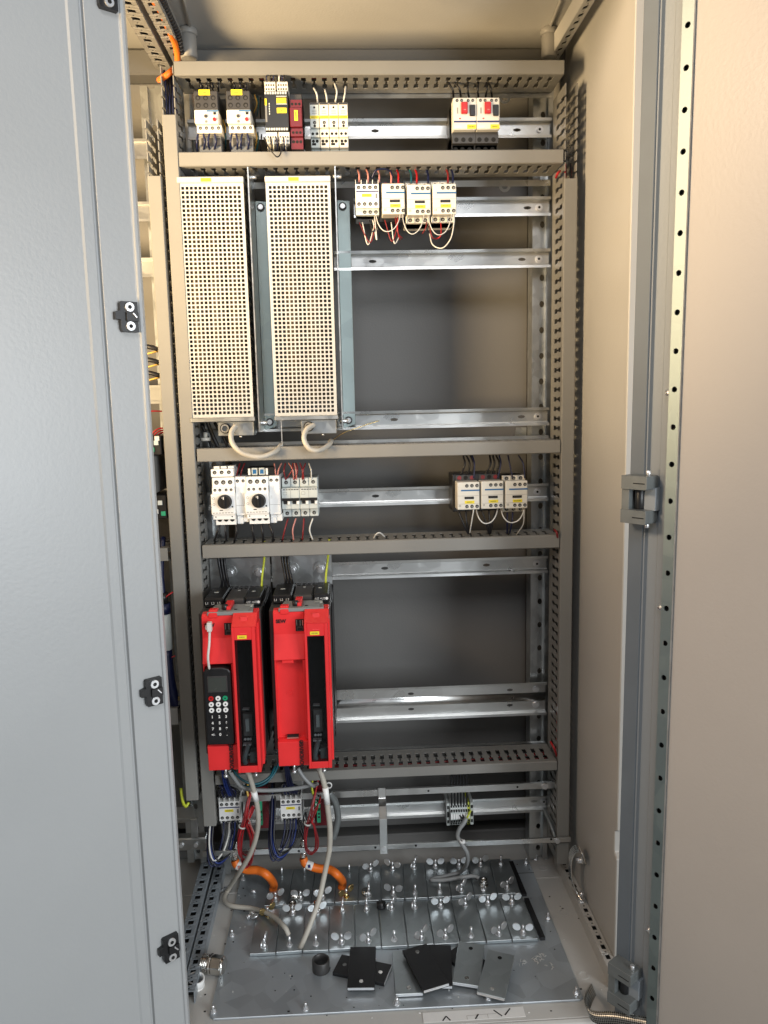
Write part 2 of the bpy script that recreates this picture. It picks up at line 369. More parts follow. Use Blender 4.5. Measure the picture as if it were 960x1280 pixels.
# uprights of the mounting frame
def upright(x0, x1, z0, z1, m='galv'):
    b = MB()
    f = lambda a, c, e: V((a, c, e))
    w = x1 - x0
    b.sheet([(x0, 0.150), (x0, 0.112), (x0 + w * .36, 0.112), (x0 + w * .36, 0.124)], z0, z1, m, f)
    hs = [(z, (x0 + w * .36 + x1 - w * .25) / 2, 0.0065, 0.0048, 'o') for z in [z0 + 0.02 + k * 0.05 for k in range(int((z1 - z0 - 0.03) / 0.05))]]
    b.perf(lambda u, v: V((v, 0.124, u)), z0, z1, x0 + w * .36, x1 - w * .25, hs, m)
    b.sheet([(x1 - w * .25, 0.124), (x1 - w * .25, 0.112), (x1, 0.112), (x1, 0.150)], z0, z1, m, f)
    return cpart(b, 'frame_upright', solid=0.0015, weld=True)
upright(0.645, 0.684, 0.0, 1.60)
upright(-0.010, 0.030, 0.0, 1.60)
upright(-0.085, -0.047, 0.03, 1.57, 'galv')
# back brackets on the upright
for z in (0.345, 0.325 + 0.59, ):
    b = MB(); b.prism([(0.625, z - 0.022), (0.643, z - 0.022), (0.643, z + 0.014), (0.622, z + 0.014), (0.618, z - 0.012)], 0.148, 0.150, 'galv', lambda a, c, e: V((a, e, c)))
    b.cyl((0.632, 0.147, z - 0.008), (0, 1, 0), 0.004, 0.002, 'hole', 10); cpart(b, 'frame_bracket')
b = MB(); b.tube([(0.6602, 0.0500, 0.1490), (0.6671, 0.0250, 0.1314), (0.6717, 0.0050, 0.1118)], 0.0042, 'hinge', 6); cpart(b, 'frame_brace')

# ------------------------------------------------------------------ doors
def door(O, d, n, prof, z0, z1, pan_to, m_r, m_p, name):
    O, d, n = V(O), V(d).normalized(), V(n).normalized()
    b = MB(); b.sheet(prof, z0, z1, m_r, lambda a, c, e: O + d * a + n * c + V((0, 0, e)))
    a0, c0 = prof[-1]
    b.sheet([(a0, c0), (pan_to, c0)], z0, z1, m_p, lambda a, c, e: O + d * a + n * c + V((0, 0, e)))
    o = cpart(b, name, weld=True, bevel=0.0016, seg=2, solid=0.002, off=0)
    # outer skin behind
    return o, (lambda a, c, z: O + d * a + n * c + V((0, 0, z)))
LD = [(-0.001, -0.034), (-0.004, -0.030), (-0.004, -0.004), (0.0, 0.0), (0.003, 0.0), (0.0042, -0.0022), (0.0065, -0.0030), (0.050, -0.0030), (0.0515, -0.0085), (0.0555, -0.0085), (0.057, -0.0035), (0.0695, -0.0035), (0.0725, -0.0050)]
ldoor, LF = door((0.003, -0.32, 0), (-0.8, -0.6, 0), (0.6, -0.8, 0), LD, -0.20, 1.72, 0.75, 'door_paint', 'door_paint', 'door')
ldoor['label'] = 'bluish grey door on the left with black latch keepers down its rim'
def dpart(mb, name, parent, **k):
    o = mb.build(name, parent, **k); o.matrix_parent_inverse = Matrix.Identity(4); return o
def frame_mat(F, a, c, z):
    p = F(a, c, z); dx = (F(a + 1, c, z) - p); ny = (F(a, c + 1, z) - p)
    return p, dx, ny
def child_of_door(mb, name, dr, **k):
    o = mb.build(name, None, **k); o.parent = dr; return o
def keeper(z):
    b = MB(); f = lambda a, c, e: LF(a, e, z + c)
    b.prism([(0.0085, -0.020), (0.031, -0.020), (0.033, -0.016), (0.033, -0.004), (0.040, -0.004), (0.040, 0.006), (0.033, 0.008), (0.033, 0.018), (0.031, 0.020), (0.0085, 0.020)], -0.003, 0.006, 'black', f)
    b.prism([(0.0095, -0.006), (0.026, -0.006), (0.026, 0.006), (0.0095, 0.006)], 0.006, 0.010, 'black', f)
    nn = LF(0, 1, 0) - LF(0, 0, 0)
    for dz in (-0.0125, 0.0125):
        b.cyl(LF(0.0205, 0.006, z + dz), nn, 0.0062, 0.003, 'bolt', 14)
        b.cyl(LF(0.0205, 0.009, z + dz), nn, 0.0030, 0.0004, 'hole', 6)
    b.prism([(0.012, -0.001), (0.017, 0.005), (0.0185, 0.004), (0.0135, -0.002)], 0.010, 0.0125, 'bolt', f)
    child_of_door(b, 'latch_keeper', ldoor, bevel=0.0008)
for z in [1.5103, 1.107, 0.5787, 0.1713]: keeper(z)
b = MB(); nn = LF(0, 1, 0) - LF(0, 0, 0)
b.cyl(LF(0.0275, -0.0030, 0.533), nn, 0.0030, 0.0008, 'hole', 12); child_of_door(b, 'rim_hole', ldoor)

RD = [(-0.003, -0.035), (-0.003, 0.0), (0.022, 0.0), (0.024, -0.006), (0.040, -0.006), (0.042, -0.002), (0.056, -0.002)]
rdoor, RF0 = door((0.680, -0.335, 0), (0.6, -0.8, 0), (-0.8, -0.6, 0), RD, -0.20, 1.72, 0.075, 'seal', 'seal', 'door')
SAG = 0.0058
RF = lambda a, c, z: RF0(a, c, z) + V((SAG * (z - 0.09), 0, 0))
for v_ in rdoor.data.vertices: v_.co.x += SAG * (v_.co.z - 0.09)
rdoor['label'] = 'beige grey door on the right with a perforated steel frame tube'
b = MB(); b.sheet([(0.0752, 0.006), (0.60, 0.006)], -0.20, 1.72, 'door_inner', RF); child_of_door(b, 'door_panel', rdoor, solid=0.002)
b = MB()
hs = [(z, 0.067, 0.0040, 0.0040, 'o') for z in [0.0941 + 0.05 * k for k in range(-3, 31)]]
b.perf(lambda u, v: RF(v, 0.013, u), -0.19, 1.71, 0.0590, 0.0750, hs, 'zinc_green')
hs = []
for k in range(-3, 31):
    z = 0.0941 + 0.05 * k
    if k % 2: hs.append((z - 0.003, 0.006, 0.0045, 0.0024, 'r'))
    else: hs.append((z, 0.006, 0.0013, 0.0013, 'o'))
    hs.append((z + 0.025, 0.006, 0.0013, 0.0013, 'o'))
b.perf(lambda u, v: RF(0.0590, v, u), -0.19, 1.71, -0.002, 0.013, hs, 'galv')
b.sheet([(0.0750, 0.013), (0.0750, 0.004)], -0.19, 1.71, 'galv', RF)
child_of_door(b, 'frame_tube', rdoor, weld=True)
b = MB(); b.prism([(-0.0025, 0.0012), (0.0205, 0.0012), (0.0205, 0.0032), (-0.0025, 0.0032)], -0.19, 1.71, 'gasket', lambda a, c, e: RF(a, c, e)); child_of_door(b, 'gasket_strip', rdoor, bevel=0.0008)
b = MB(); b.sheet([(0.0605, 0.006), (0.0735, 0.006)], -0.19, 1.71, 'hole', RF); child_of_door(b, 'tube_hole_shade', rdoor)  # black sheet added behind the tube holes as painted shade
nr = RF(0, 1, 0) - RF(0, 0, 0); dr_ = RF(1, 0, 0) - RF(0, 0, 0)
for z in [0.9901, 0.6919, 0.1966]:
    b = MB(); b.cyl(RF(0.0590, 0.006, z), -dr_, 0.0045, 0.007, 'bolt', 10); b.cyl(RF(0.0590, 0.006, z), -dr_, 0.006, 0.002, 'bolt', 14); child_of_door(b, 'frame_screw', rdoor)
def hinge(z):
    b = MB(); f = lambda a, c, e: RF(a, e, z + c)
    for zz in (-0.034, 0.014):
        b.prism([(0.001, zz), (0.040, zz), (0.041, zz + 0.002), (0.041, zz + 0.017), (0.040, zz + 0.019), (0.001, zz + 0.019)], 0.001, 0.030, 'hinge', f)
        b.prism([(0.020, zz + 0.008), (0.038, zz + 0.008), (0.038, zz + 0.0095), (0.020, zz + 0.0095)], 0.030, 0.0305, 'hole', f)
    b.prism([(0.000, -0.0332), (0.012, -0.0332), (0.012, 0.0322), (0.000, 0.0322)], 0.0, 0.0265, 'hinge', f)
    b.cyl(RF(0.020, 0.012, z - 0.017), (0, 0, 1), 0.007, 0.032, 'black', 12)
    b.prism([(0.024, -0.016), (0.044, -0.016), (0.044, 0.016), (0.032, 0.016), (0.026, 0.008)], -0.001, 0.012, 'seal', f)
    for zz in (-0.040, 0.033): b.cyl(RF(0.034, 0.015, z + zz), (0, 0, 1), 0.0035, 0.007, 'bolt', 8)
    child_of_door(b, 'hinge', rdoor, bevel=0.0012)
for z in [0.844, 0.0896]: hinge(z)
b = MB(); b.cyl(RF(0.011, 0.0, 0.0941 + 0.0), nr, 0.0022, 0.0006, 'hole', 10); child_of_door(b, 'rim_hole', rdoor)
# ------------------------------------------------------------------ cable ducts
YR = 0.0925
def slot_wall(b, f, L, depth, m, pitch=0.0181, start=0.004, open_end=False):
    us = []; n = int((L - start * 2) / pitch); off = (L - n * pitch) / 2
    us = [0.0]
    for i in range(n):
        c = off + pitch * (i + 0.5)
        us += [c - 0.0042, c - 0.0018, c + 0.0018, c + 0.0042]
    us.append(L)
    vs = [0.0, 0.008 if not open_end else 0.0, 0.030, 0.040, 0.060, depth]
    if open_end: vs = [0.0, 0.008, 0.030, 0.040, 0.060, depth]
    def drop(i, j):
        k = (i - 1) % 4
        if i == 0 or i == len(us) - 2 or k == 3: return False
        if j in (1, 3): return True
        if j == 2: return k == 1
        if j == 0 and open_end: return k == 1
        return False
    b.gridsheet(f, us, vs, drop, m)
def duct_h(z0, z1, label, x0=0.0015, x1=0.6722, lip=0.004):
    t = thing('cable_duct', label, 'cable duct', ((x0 + x1) / 2, 0.08, z0), 'cable ducts across the cabinet')
    L = x1 - x0; X = -L / 2; h = z1 - z0
    for zz, nm in ((0.001, 'slotted_wall'), (h - 0.001, 'slotted_wall')):
        b = MB(); slot_wall(b, lambda u, v: V((X + u, -0.0785 + v, zz)), L, 0.0785, 'duct'); b.build(nm, t, solid=0.0016, off=0)
    b = MB(); b.box(X, -X, -0.0005, 0.001, 0, h, 'duct'); b.build('base', t)
    b = MB(); b.prism([(-0.068, -0.0008), (-0.0795, -0.0008), (-0.081, 0.0006), (-0.081, h - 0.0006), (-0.0795, h + 0.0008), (-0.068, h + 0.0008), (-0.068, h - 0.0004), (-0.0790, h - 0.0004), (-0.0795, h - 0.001), (-0.0795, 0.001), (-0.0790, 0.0004), (-0.068, 0.0004)], X, -X, 'duct', lambda a, c, e: V((e, a, c)))
    b.build('cover', t, bevel=0.0004)
    return t
def duct_v(x0, x1, z0, z1, zc, label, grp='vertical cable ducts'):
    t = thing('cable_duct', label, 'cable duct', ((x0 + x1) / 2, 0.08, z0), grp)
    h = x1 - x0; X = -h / 2; L = z1 - z0
    for xx in (X + 0.001, -X - 0.001):
        b = MB(); slot_wall(b, lambda u, v: V((xx, -0.0785 + v, u)), L, 0.0785, 'duct', open_end=True); b.build('slotted_wall', t, solid=0.0016, off=0)
    b = MB(); b.box(X, -X, -0.0005, 0.001, 0, L, 'duct'); b.build('base', t)
    b = MB(); b.prism([(-0.068, X - 0.0008), (-0.0795, X - 0.0008), (-0.081, X + 0.0006), (-0.081, -X - 0.0006), (-0.0795, -X + 0.0008), (-0.068, -X + 0.0008), (-0.068, -X - 0.0004), (-0.0790, -X - 0.0004), (-0.0795, -X - 0.001), (-0.0795, X + 0.001), (-0.0790, X + 0.0004), (-0.068, X + 0.0004)], 0.0, zc - z0, 'duct', lambda a, c, e: V((c, a, e)))
    b.build('cover', t, bevel=0.0004)
    return t
Z0 = 0.985
duct_h(Z0 + 0.5594, Z0 + 0.5811, 'grey cable duct across the very top of the cabinet above the relays')
duct_h(Z0 + 0.4123, Z0 + 0.4343, 'grey cable duct running just above the two perforated resistor boxes')
duct_h(Z0 - 0.0987, Z0 - 0.0762, 'grey cable duct running just below the two perforated resistor boxes', 0.004)
duct_h(Z0 - 0.2782, Z0 - 0.2551, 'grey cable duct between the rotary knob switches and the red drives', 0.004)
duct_h(Z0 - 0.7248, Z0 - 0.7071, 'grey cable duct passing just below the two red drives', 0.004)
duct_v(-0.0227, 0.0, 0.175, 1.56, 1.4807, 'tall upright cable duct along the left ends of the shelves of devices')
duct_v(0.6750, 0.6975, 0.0585, 1.53, 1.3710, 'tall upright cable duct beside the beige side wall on the right')
duct_v(-0.0535, -0.0315, 0.23, 1.475, 1.3814, 'slimmer-looking upright cable duct nearest the left door edge')
b = MB()
for k in range(9):
    x = -0.019 + 0.0019 * k
    b.tube([(x, 0.02 + 0.006 * (k % 4), 1.56), (x + 0.002, 0.01 + 0.005 * (k % 3), 1.50), (x - 0.001, 0.02, 1.40), (x, 0.03, 1.30)], 0.0016, ('wblue', 'wblack', 'wblue')[k % 3], 6, 4)
tag(b.build('wire_bundle'), 'dark blue wires inside the uncovered top of the left upright duct', 'wires')['kind'] = 'stuff'
b = MB()
for k in range(8):
    z = Z0 - 0.722 + 0.0018 * k
    b.tube([(0.14, 0.03 + .004 * k, z), (0.3, 0.02 + .005 * (k % 5), z), (0.5, 0.03 + .004 * (k % 3), z), (0.668, 0.02 + .005 * k, z)], 0.0014, ('wdred', 'wblack', 'wred')[k % 3], 6, 5)
tag(b.build('wire_bundle'), 'dark and red wires lying inside the lowest cable duct', 'wires')['kind'] = 'stuff'
for z0, z1 in ((Z0 + .561, Z0 + .579), (Z0 + .414, Z0 + .432), (Z0 - .097, Z0 - .079), (Z0 - .276, Z0 - .258)):
    b = MB()
    for k in range(7):
        z = z0 + 0.004 + 0.0018 * k
        b.tube([(0.02, 0.03 + .005 * (k % 6), z), (0.25, 0.02 + .007 * (k % 5), z), (0.5, 0.03 + .004 * (k % 3), z), (0.665, 0.02 + .005 * k, z)], 0.0016, ('wblack', 'wblue', 'wblack', 'wdred')[k % 4], 6, 5)
    tag(b.build('wire_bundle'), 'dark wires lying inside the %s' % {0.561: 'topmost cross duct', 0.414: 'cross duct above the resistor boxes', -0.097: 'cross duct below the resistor boxes', -0.276: 'cross duct above the red drives'}[round(z0 - Z0, 3)], 'wires')['kind'] = 'stuff'
b = MB()
for k in range(8):
    x = 0.679 + 0.002 * k
    b.tube([(x, 0.012 + .006 * (k % 5), 1.40), (x, 0.02, 1.0), (x, 0.016 + .004 * k, 0.6), (x, 0.03, 0.26)], 0.0016, ('wred', 'wblack', 'wdred', 'wblack')[k % 4], 6, 5)
tag(b.build('wire_bundle'), 'red and black wires inside the right upright duct', 'wires')['kind'] = 'stuff'
# red wires spilling out at duct corners
def wire(pts, r, m, label, group=None, name='wire', cat='wire', n=6, sub=6):
    b = MB(); b.tube(pts, r, m, n, sub); return tag(b.build(name), label, cat, group)

# ------------------------------------------------------------------ rails
def din(zc, x0, x1, label, h=0.035, slots=(), y=YR, ridge=False):
    t = thing('din_rail', label, 'din rail', ((x0 + x1) / 2, y, zc), 'galvanised mounting rails')
    L = x1 - x0; X = -L / 2; b = MB(); f = lambda a, c, e: V((e, a, c))
    k = h / 2
    b.sheet([(-0.0125, k), (-0.0120, k - 0.0048), (-0.001, k - 0.0060), (0, k - 0.008)], X, -X, 'rail', f)
    hs = [(s - (x0 + x1) / 2, 0, 0.0075, 0.0031, 'o') for s in slots]
    b.perf(lambda u, v: V((u, 0, v)), X, -X, -k + 0.008, k - 0.008, hs, 'rail')
    b.sheet([(0, -k + 0.008), (-0.001, -k + 0.0060), (-0.0120, -k + 0.0048), (-0.0125, -k)], X, -X, 'rail', f)
    b.build('rail', t, solid=0.001, weld=True, off=0)
    b = MB()
    for x in (-X - 0.020,):
        b.cyl((x, 0, 0), (0, -1, 0), 0.0055, 0.004, 'bolt', 12); b.cyl((x, -0.004, 0), (0, -1, 0), 0.0025, 0.0003, 'hole', 6)
        b.ring((x, 0, 0), (0, -1, 0), 0.0075, 0.0055, 0.001, 'bolt', 14)
    b.build('rail_screw', t)
    return t
XL, XR_ = 0.004, 0.672
din(1.483, XL, XR_, 'zinc mounting rail behind the topmost row of relays', slots=(0.345, 0.61))
din(1.344, 0.302, XR_, 'zinc mounting rail carrying the four white contactors near the top', slots=(0.32, 0.63))
din(1.250, 0.262, XR_, 'empty zinc mounting rail below the four white contactors', slots=(0.335, 0.62))
din(0.952, XL, XR_, 'zinc mounting rail behind the foot of the resistor boxes', slots=(0.37, 0.62))
din(0.803, XL, XR_, 'zinc mounting rail carrying the rotary knob switches', slots=(0.33, 0.60))
din(0.657, XL, XR_, 'zinc mounting rail behind the top of the red drives', slots=(0.345, 0.55))
din(0.1445, XL, 0.690, 'low zinc mounting rail carrying the small terminal block', slots=(0.15, 0.65))
t = thing('din_rail', 'double width ridged zinc rail behind the foot of the red drives', 'din rail', (0.338, YR, 0.376), 'galvanised mounting rails')
b = MB(); f = lambda a, c, e: V((e, a, c))
b.sheet([(-0.0125, 0.035), (-0.012, 0.0305), (0.0, 0.029), (0, 0.026)], -0.334, 0.334, 'rail', f)
b.perf(lambda u, v: V((u, 0, v)), -0.334, 0.334, 0.009, 0.026, [(x, 0.0165, 0.0065, 0.003, 'o') for x in (0.055, 0.26)], 'rail')
b.sheet([(0, 0.009), (-0.0030, 0.0045), (-0.0038, 0.0), (-0.0030, -0.0045), (0, -0.009)], -0.334, 0.334, 'rail', f, True)
b.perf(lambda u, v: V((u, 0, v)), -0.334, 0.334, -0.026, -0.009, [(x, -0.0165, 0.0065, 0.003, 'o') for x in (0.055, 0.26)], 'rail')
b.sheet([(0, -0.026), (0.0, -0.029), (-0.012, -0.0305), (-0.0125, -0.035)], -0.334, 0.334, 'rail', f)
b.build('rail', t, solid=0.001, weld=True, off=0)
b = MB()
for z in (0.0165, -0.0165):
    b.cyl((0.314, 0, z), (0, -1, 0), 0.0055, 0.004, 'bolt', 12); b.ring((0.314, 0, z), (0, -1, 0), 0.0075, 0.0055, 0.001, 'bolt', 14)
b.build('rail_screw', t)
for z, x0, nm in ((1.542, 0.03, 'behind the topmost cross duct'), (1.3865, 0.03, 'behind the duct above the resistor boxes'), (0.909, 0.03, 'behind the duct below the resistor boxes'), (0.7185, 0.03, 'behind the duct above the red drives'), (0.2725, 0.03, 'behind the lowest cross duct')):
    b = MB(); b.prism([(0.0, -0.0055), (0, 0.0055), (0.010, 0.0055), (0.010, 0.004), (0.0015, 0.004), (0.0015, -0.0055)], x0, 0.672, 'rail', lambda a, c, e: V((e, 0.084 + a, z + c)))
    b.ring((0.585, 0.084, z - 0.005), (0, -1, 0), 0.011, 0.006, 0.001, 'rail', 18)
    tag(b.build('mounting_strip'), 'narrow zinc strip %s' % nm, 'strip', 'narrow zinc strips behind the ducts')
b = MB(); b.box(0.0, 0.690, 0.028, 0.034, 0.2065, 0.2195, 'rail'); b.cyl((0.655, 0.0275, 0.214), (0, -1, 0), 0.007, 0.005, 'bolt', 6)
for x in (0.42, 0.2, 0.6): b.cyl((x, 0.0279, 0.213), (0, -1, 0), 0.0022, 0.0004, 'hole', 8)
tag(b.build('clamp_bar', bevel=0.0006), 'thin flat cable clamp bar under the lowest cross duct', 'bar', 'flat cable clamp bars')
b = MB(); b.prism([(-0.027, 0.1155), (0.6995, 0.1105), (0.6995, 0.1200), (-0.027, 0.1265)], -0.008, -0.003, 'rail', lambda a, c, e: V((a, e, c)))
for x in (0.31, 0.66, 0.39, 0.16): b.cyl((x, -0.0081, 0.1185), (0, -1, 0), 0.0025, 0.0004, 'hole', 8)
b.cyl((0.672, -0.008, 0.115), (0, -1, 0), 0.005, 0.004, 'bolt', 10)
tag(b.build('clamp_bar', bevel=0.0006), 'lowest flat cable clamp bar crossing in front of the right duct', 'bar', 'flat cable clamp bars')
t = thing('stand_off_bracket', 'upright zinc strap linking the two cable clamp bars', 'bracket', (0.3265, 0.0, 0.11))
b = MB(); b.prism([(-0.012, -0.004), (-0.009, -0.002), (-0.013, 0.07), (0.006, 0.085), (0.024, 0.093), (0.0265, 0.115), (0.0245, 0.115), (0.0225, 0.0945), (0.005, 0.087), (-0.0155, 0.071)], -0.0075, 0.0075, 'rail', lambda a, c, e: V((e, a, c)))
b.build('strap', t, bevel=0.0006)
b = MB(); b.cyl((0, -0.0115, 0.042), (0, -1, 0), 0.0045, 0.002, 'bolt', 10); b.cyl((0, -0.011, 0.008), (0, -1, 0), 0.0045, 0.003, 'bolt', 10); b.build('rivet', t)

# ------------------------------------------------------------------ small switchgear
def holes(b, xs, z, y, r=0.0034, screw=True, sm='mgrey'):
    for x in xs:
        b.cyl((x, y, z), (0, -1, 0), r, 0.0003, 'hole', 10)
        if screw:
            b.cyl((x + r * .1, y - 0.0003, z - r * .15), (0, -1, 0), r * 0.58, 0.0002, sm, 8)
def label(b, x0, x1, z0, z1, y, m='yellow', lines=1, pm='print'):
    b.box(x0, x1, y - 0.0004, y, z0, z1, m)
    zc = (z0 + z1) / 2; k = random.uniform(.55, .75); xm = (x0 + x1) / 2; hw = (x1 - x0) / 2 * k
    n = 6
    for i in range(n):
        a = xm - hw + 2 * hw * i / n
        b.box(a, a + 2 * hw / n * random.uniform(.5, .85), y - 0.0006, y - 0.0004, zc - 0.0008, zc + 0.0008, pm)
def contactor(kind, loc, lab, grp, w=0.043, dz=0.0):
    t = thing('contactor', lab, 'contactor', loc, grp)
    k = w / 2; Y = -0.0875                                   # front face
    dark = kind == 'dark'
    bm_ = 'black' if dark else 'white'
    b = MB(); hh = 0.039 if dark else 0.0345
    b.box(-k - (0.004 if dark else 0), k, -0.058, -0.002, -hh + (0.006 if dark else 0), hh, bm_)
    b.build('body', t, bevel=0.0012)
    if dark:
        b = MB(); b.box(-k + 0.002, k - 0.006, -0.060, -0.03, hh - 0.012, hh - 0.002, 'dgrey')
        for i in range(3): b.cyl((-k + 0.009 + i * 0.012, -0.0601, hh - 0.007), (0, -1, 0), 0.0042, 0.0004, 'wdred' if i != 1 else 'hole', 8)
        b.build('terminal_deck', t, bevel=0.001)
    else:
        for s in (1, -1):
            b = MB(); b.box(-k, k, -0.066, -0.02, s * 0.022 if s > 0 else -0.0345, 0.0345 if s > 0 else -0.022, 'white')
            holes(b, [-k + 0.0075 + i * 0.0135 for i in range(3)], s * 0.0295, -0.0662, 0.0036)
            for i in range(4): b.box(-k + 0.0005 + i * 0.0135, -k + 0.0015 + i * 0.0135, -0.068, -0.05, s * 0.0295 - 0.005, s * 0.0295 + 0.005, 'white')
            b.build('terminal_deck', t, bevel=0.0007)
    z0, z1 = -0.0255, 0.0265
    b = MB(); b.box(-k + 0.001, k - 0.0002, Y, -0.05, z0, z1, 'white'); b.build('front_block', t, bevel=0.0015, seg=2)
    b = MB(); b.box(-k + 0.008, k, Y - 0.0004, Y, 0.0095, 0.0122, 'blue'); b.build('blue_stripe', t)
    b = MB(); holes(b, [-k + 0.019, -k + 0.0285, -k + 0.038], 0.0195, Y, 0.0033); holes(b, [-k + 0.019, -k + 0.0285, -k + 0.038], -0.0195, Y, 0.0033)
    b.build('terminal_screws', t)
    b = MB(); b.box(-k + 0.0145, -k + 0.0320, Y - 0.0008, Y, -0.0055, -0.0010, 'hole'); b.box(-k + 0.0165, -k + 0.030, Y - 0.0010, Y - 0.0008, -0.0040, -0.0026, 'dgrey'); b.build('indicator_window', t)
    b = MB(); label(b, -k + 0.0150, -k + 0.0330, -0.0140, -0.0085, Y); b.build('yellow_label', t)
    b = MB()
    for x in (0.004, 0.0065): b.box(-k + x, -k + x + 0.0012, Y - 0.0002, Y, -0.020, -0.016, 'gprint')
    b.box(-k + 0.001, k - 0.001, Y - 0.0002, Y, 0.0005, 0.0009, 'gprint'); b.box(-k + 0.001, k - 0.001, Y - 0.0002, Y, -0.0148, -0.0144, 'gprint'); b.build('front_print', t)
    return t
def mini(loc, lab, grp, lower=True):
    t = thing('contactor', lab, 'contactor', loc, grp); k = 0.0205; Y = -0.080
    b = MB(); b.box(-k, k, -0.060, -0.002, -0.029, 0.024, 'purewhite'); b.build('body', t, bevel=0.001)
    b = MB(); b.box(-k, k, Y, -0.04, -0.019, 0.021, 'purewhite')
    for i in range(5): b.box(-k + i * 0.01 - (0.0 if i else -0.0003), -k + i * 0.01 + 0.001 - (0.0003 if i == 4 else 0), Y, -0.05, 0.021, 0.0285, 'purewhite')
    b.build('front_block', t, bevel=0.0010)
    xs = [-k + 0.0055 + i * 0.01 for i in range(4)]
    b = MB(); holes(b, xs, 0.0155, Y, 0.0033); holes(b, xs, -0.0125, Y, 0.0033); b.build('terminal_screws', t)
    b = MB(); b.box(-k + 0.001, k - 0.001, Y - 0.0005, Y, 0.0078, 0.0098, 'navy'); b.build('blue_stripe', t)
    b = MB(); label(b, -k + 0.011, -k + 0.028, -0.0005, 0.0048, Y); b.build('yellow_label', t)
    b = MB(); b.box(k - 0.006, k - 0.003, Y - 0.0005, Y, -0.003, 0.005, 'mgrey'); b.build('indicator_window', t)
    b = MB(); b.box(-k, k, -0.070, -0.04, -0.029, -0.019, 'lgrey' if lower else 'purewhite'); holes(b, xs[1:] if lower else xs, -0.024, -0.0701, 0.0032); b.build('lower_deck', t, bevel=0.0008)
    return t
G2 = 'white contactors in the row near the top'
mini((0.3250, YR - 0.004, 1.3460), 'four pole contactor with grey lower deck, nearest the resistor boxes', G2)
contactor('full', (0.4158, YR, 1.3385), 'third white contactor from the resistor boxes, between two alike', G2)
c2 = contactor('dark', (0.3706, YR, 1.3405), 'white fronted contactor on dark base beside the four pole contactor', G2, 0.041)
c4 = contactor('full', (0.4612, YR, 1.3393), 'white contactor at the free right end of the upper row of four', G2)
G3 = 'contactors at the right end of the knob switch row'
contactor('dark', (0.5005, YR, 0.8085), 'white fronted black contactor at the left of its row of three', G3)
contactor('dark', (0.5455, YR, 0.8090), 'white fronted black contactor in the middle of its row of three', G3)
contactor('full', (0.5910, YR, 0.8085), 'all white contactor nearest the right upright duct', G3)
GM = 'small white contactors on the lowest rail'
mini((0.0265, 0.0900, 0.1975), 'small white contactor under the left red drive', GM, False)
mini((0.1465, 0.0900, 0.1972), 'small white contactor under the right red drive', GM, False)

def overload(loc, lab):
    t = thing('overload_relay', lab, 'relay', loc, 'overload relays at the top left'); k = 0.0205; Y = -0.0925
    b = MB(); b.box(-k, k, Y + 0.002, -0.002, 0.0055, 0.036, 'dgrey'); b.build('dark_body', t, bevel=0.0012)
    b = MB(); holes(b, (-0.0135, -0.0005, 0.0125), 0.0245, Y + 0.002, 0.0042, True, 'dgrey'); holes(b, (-0.0135, -0.0005, 0.0125), 0.0125, Y + 0.002, 0.0042, True, 'dgrey'); b.build('dark_terminals', t)
    b = MB(); b.box(-k, k, Y, -0.03, -0.0175, 0.005, 'white'); b.build('front_block', t, bevel=0.0015)
    b = MB(); b.box(-k + 0.001, k, Y - 0.0005, Y, 0.0008, 0.0038, 'lgrey'); b.box(0.001, k, Y - 0.0009, Y - 0.0005, 0.0012, 0.0034, 'blue'); b.build('blue_stripe', t)
    b = MB(); b.cyl((-0.001, Y, -0.006), (0, -1, 0), 0.0028, 0.002, 'dgrey', 10); b.cyl((-0.001, Y, -0.0145), (0, -1, 0), 0.0022, 0.001, 'mgrey', 10); b.cyl((0.0135, Y, -0.0115), (0, -1, 0), 0.0030, 0.003, 'redbtn', 10); b.box(0.012, 0.0165, Y - 0.001, Y, -0.0035, 0.0005, 'hole'); b.build('buttons', t)
    b = MB(); b.box(-k + 0.002, k + 0.003, Y + 0.008, -0.03, -0.0305, -0.018, 'white'); holes(b, [-0.0125 + i * 0.0103 for i in range(4)], -0.0225, Y + 0.008, 0.003); b.build('terminal_row', t, bevel=0.001)
    b = MB(); b.box(-k + 0.002, k - 0.001, -0.07, -0.01, -0.058, -0.031, 'mgrey'); 
    for i in range(3): b.box(-k + 0.006 + i * 0.0125, -k + 0.014 + i * 0.0125, -0.0705, -0.0700, -0.048, -0.034, 'dgrey')
    b.build('lower_base', t, bevel=0.001)
    b = MB(); label(b, -0.0115, 0.0075, 0.0285, 0.0375, Y + 0.0018); b.build('yellow_label', t)
    return t
overload((0.0520, YR, 1.4840), 'overload relay with dark top block at the far left of the top row')
overload((0.1070, YR, 1.4840), 'overload relay with dark top block beside the black safety relay')

t = thing('safety_relay', 'black safety relay with white plug terminals and two yellow labels', 'relay', (0.1722, YR, 1.480)); k = 0.0205; Y = -0.0925
b = MB(); b.box(-k, k, Y, -0.002, -0.026, 0.038, 'black'); b.build('body', t, bevel=0.001)
for x in (-0.0195, 0.0015):
    for z0, z1, ys in ((0.039, 0.0555, 0.006), (-0.046, -0.027, 0.004)):
        b = MB(); b.box(x, x + 0.0185, Y + ys, -0.03, z0, z1, 'white')
        holes(b, [x + 0.003 + 0.0042 * i for i in range(4)], z0 + 0.011, Y + ys, 0.0015, False); holes(b, [x + 0.003 + 0.0042 * i for i in range(4)], z0 + 0.0045, Y + ys, 0.0015, False)
        b.build('plug_terminal', t, bevel=0.0006)
b = MB()
for z in (0.0350, -0.0235):
    for i in range(9): b.box(-k + 0.001 + 0.0043 * i, -k + 0.004 + 0.0043 * i, Y - 0.0004, Y, z - 0.002, z + 0.002, 'lgrey')
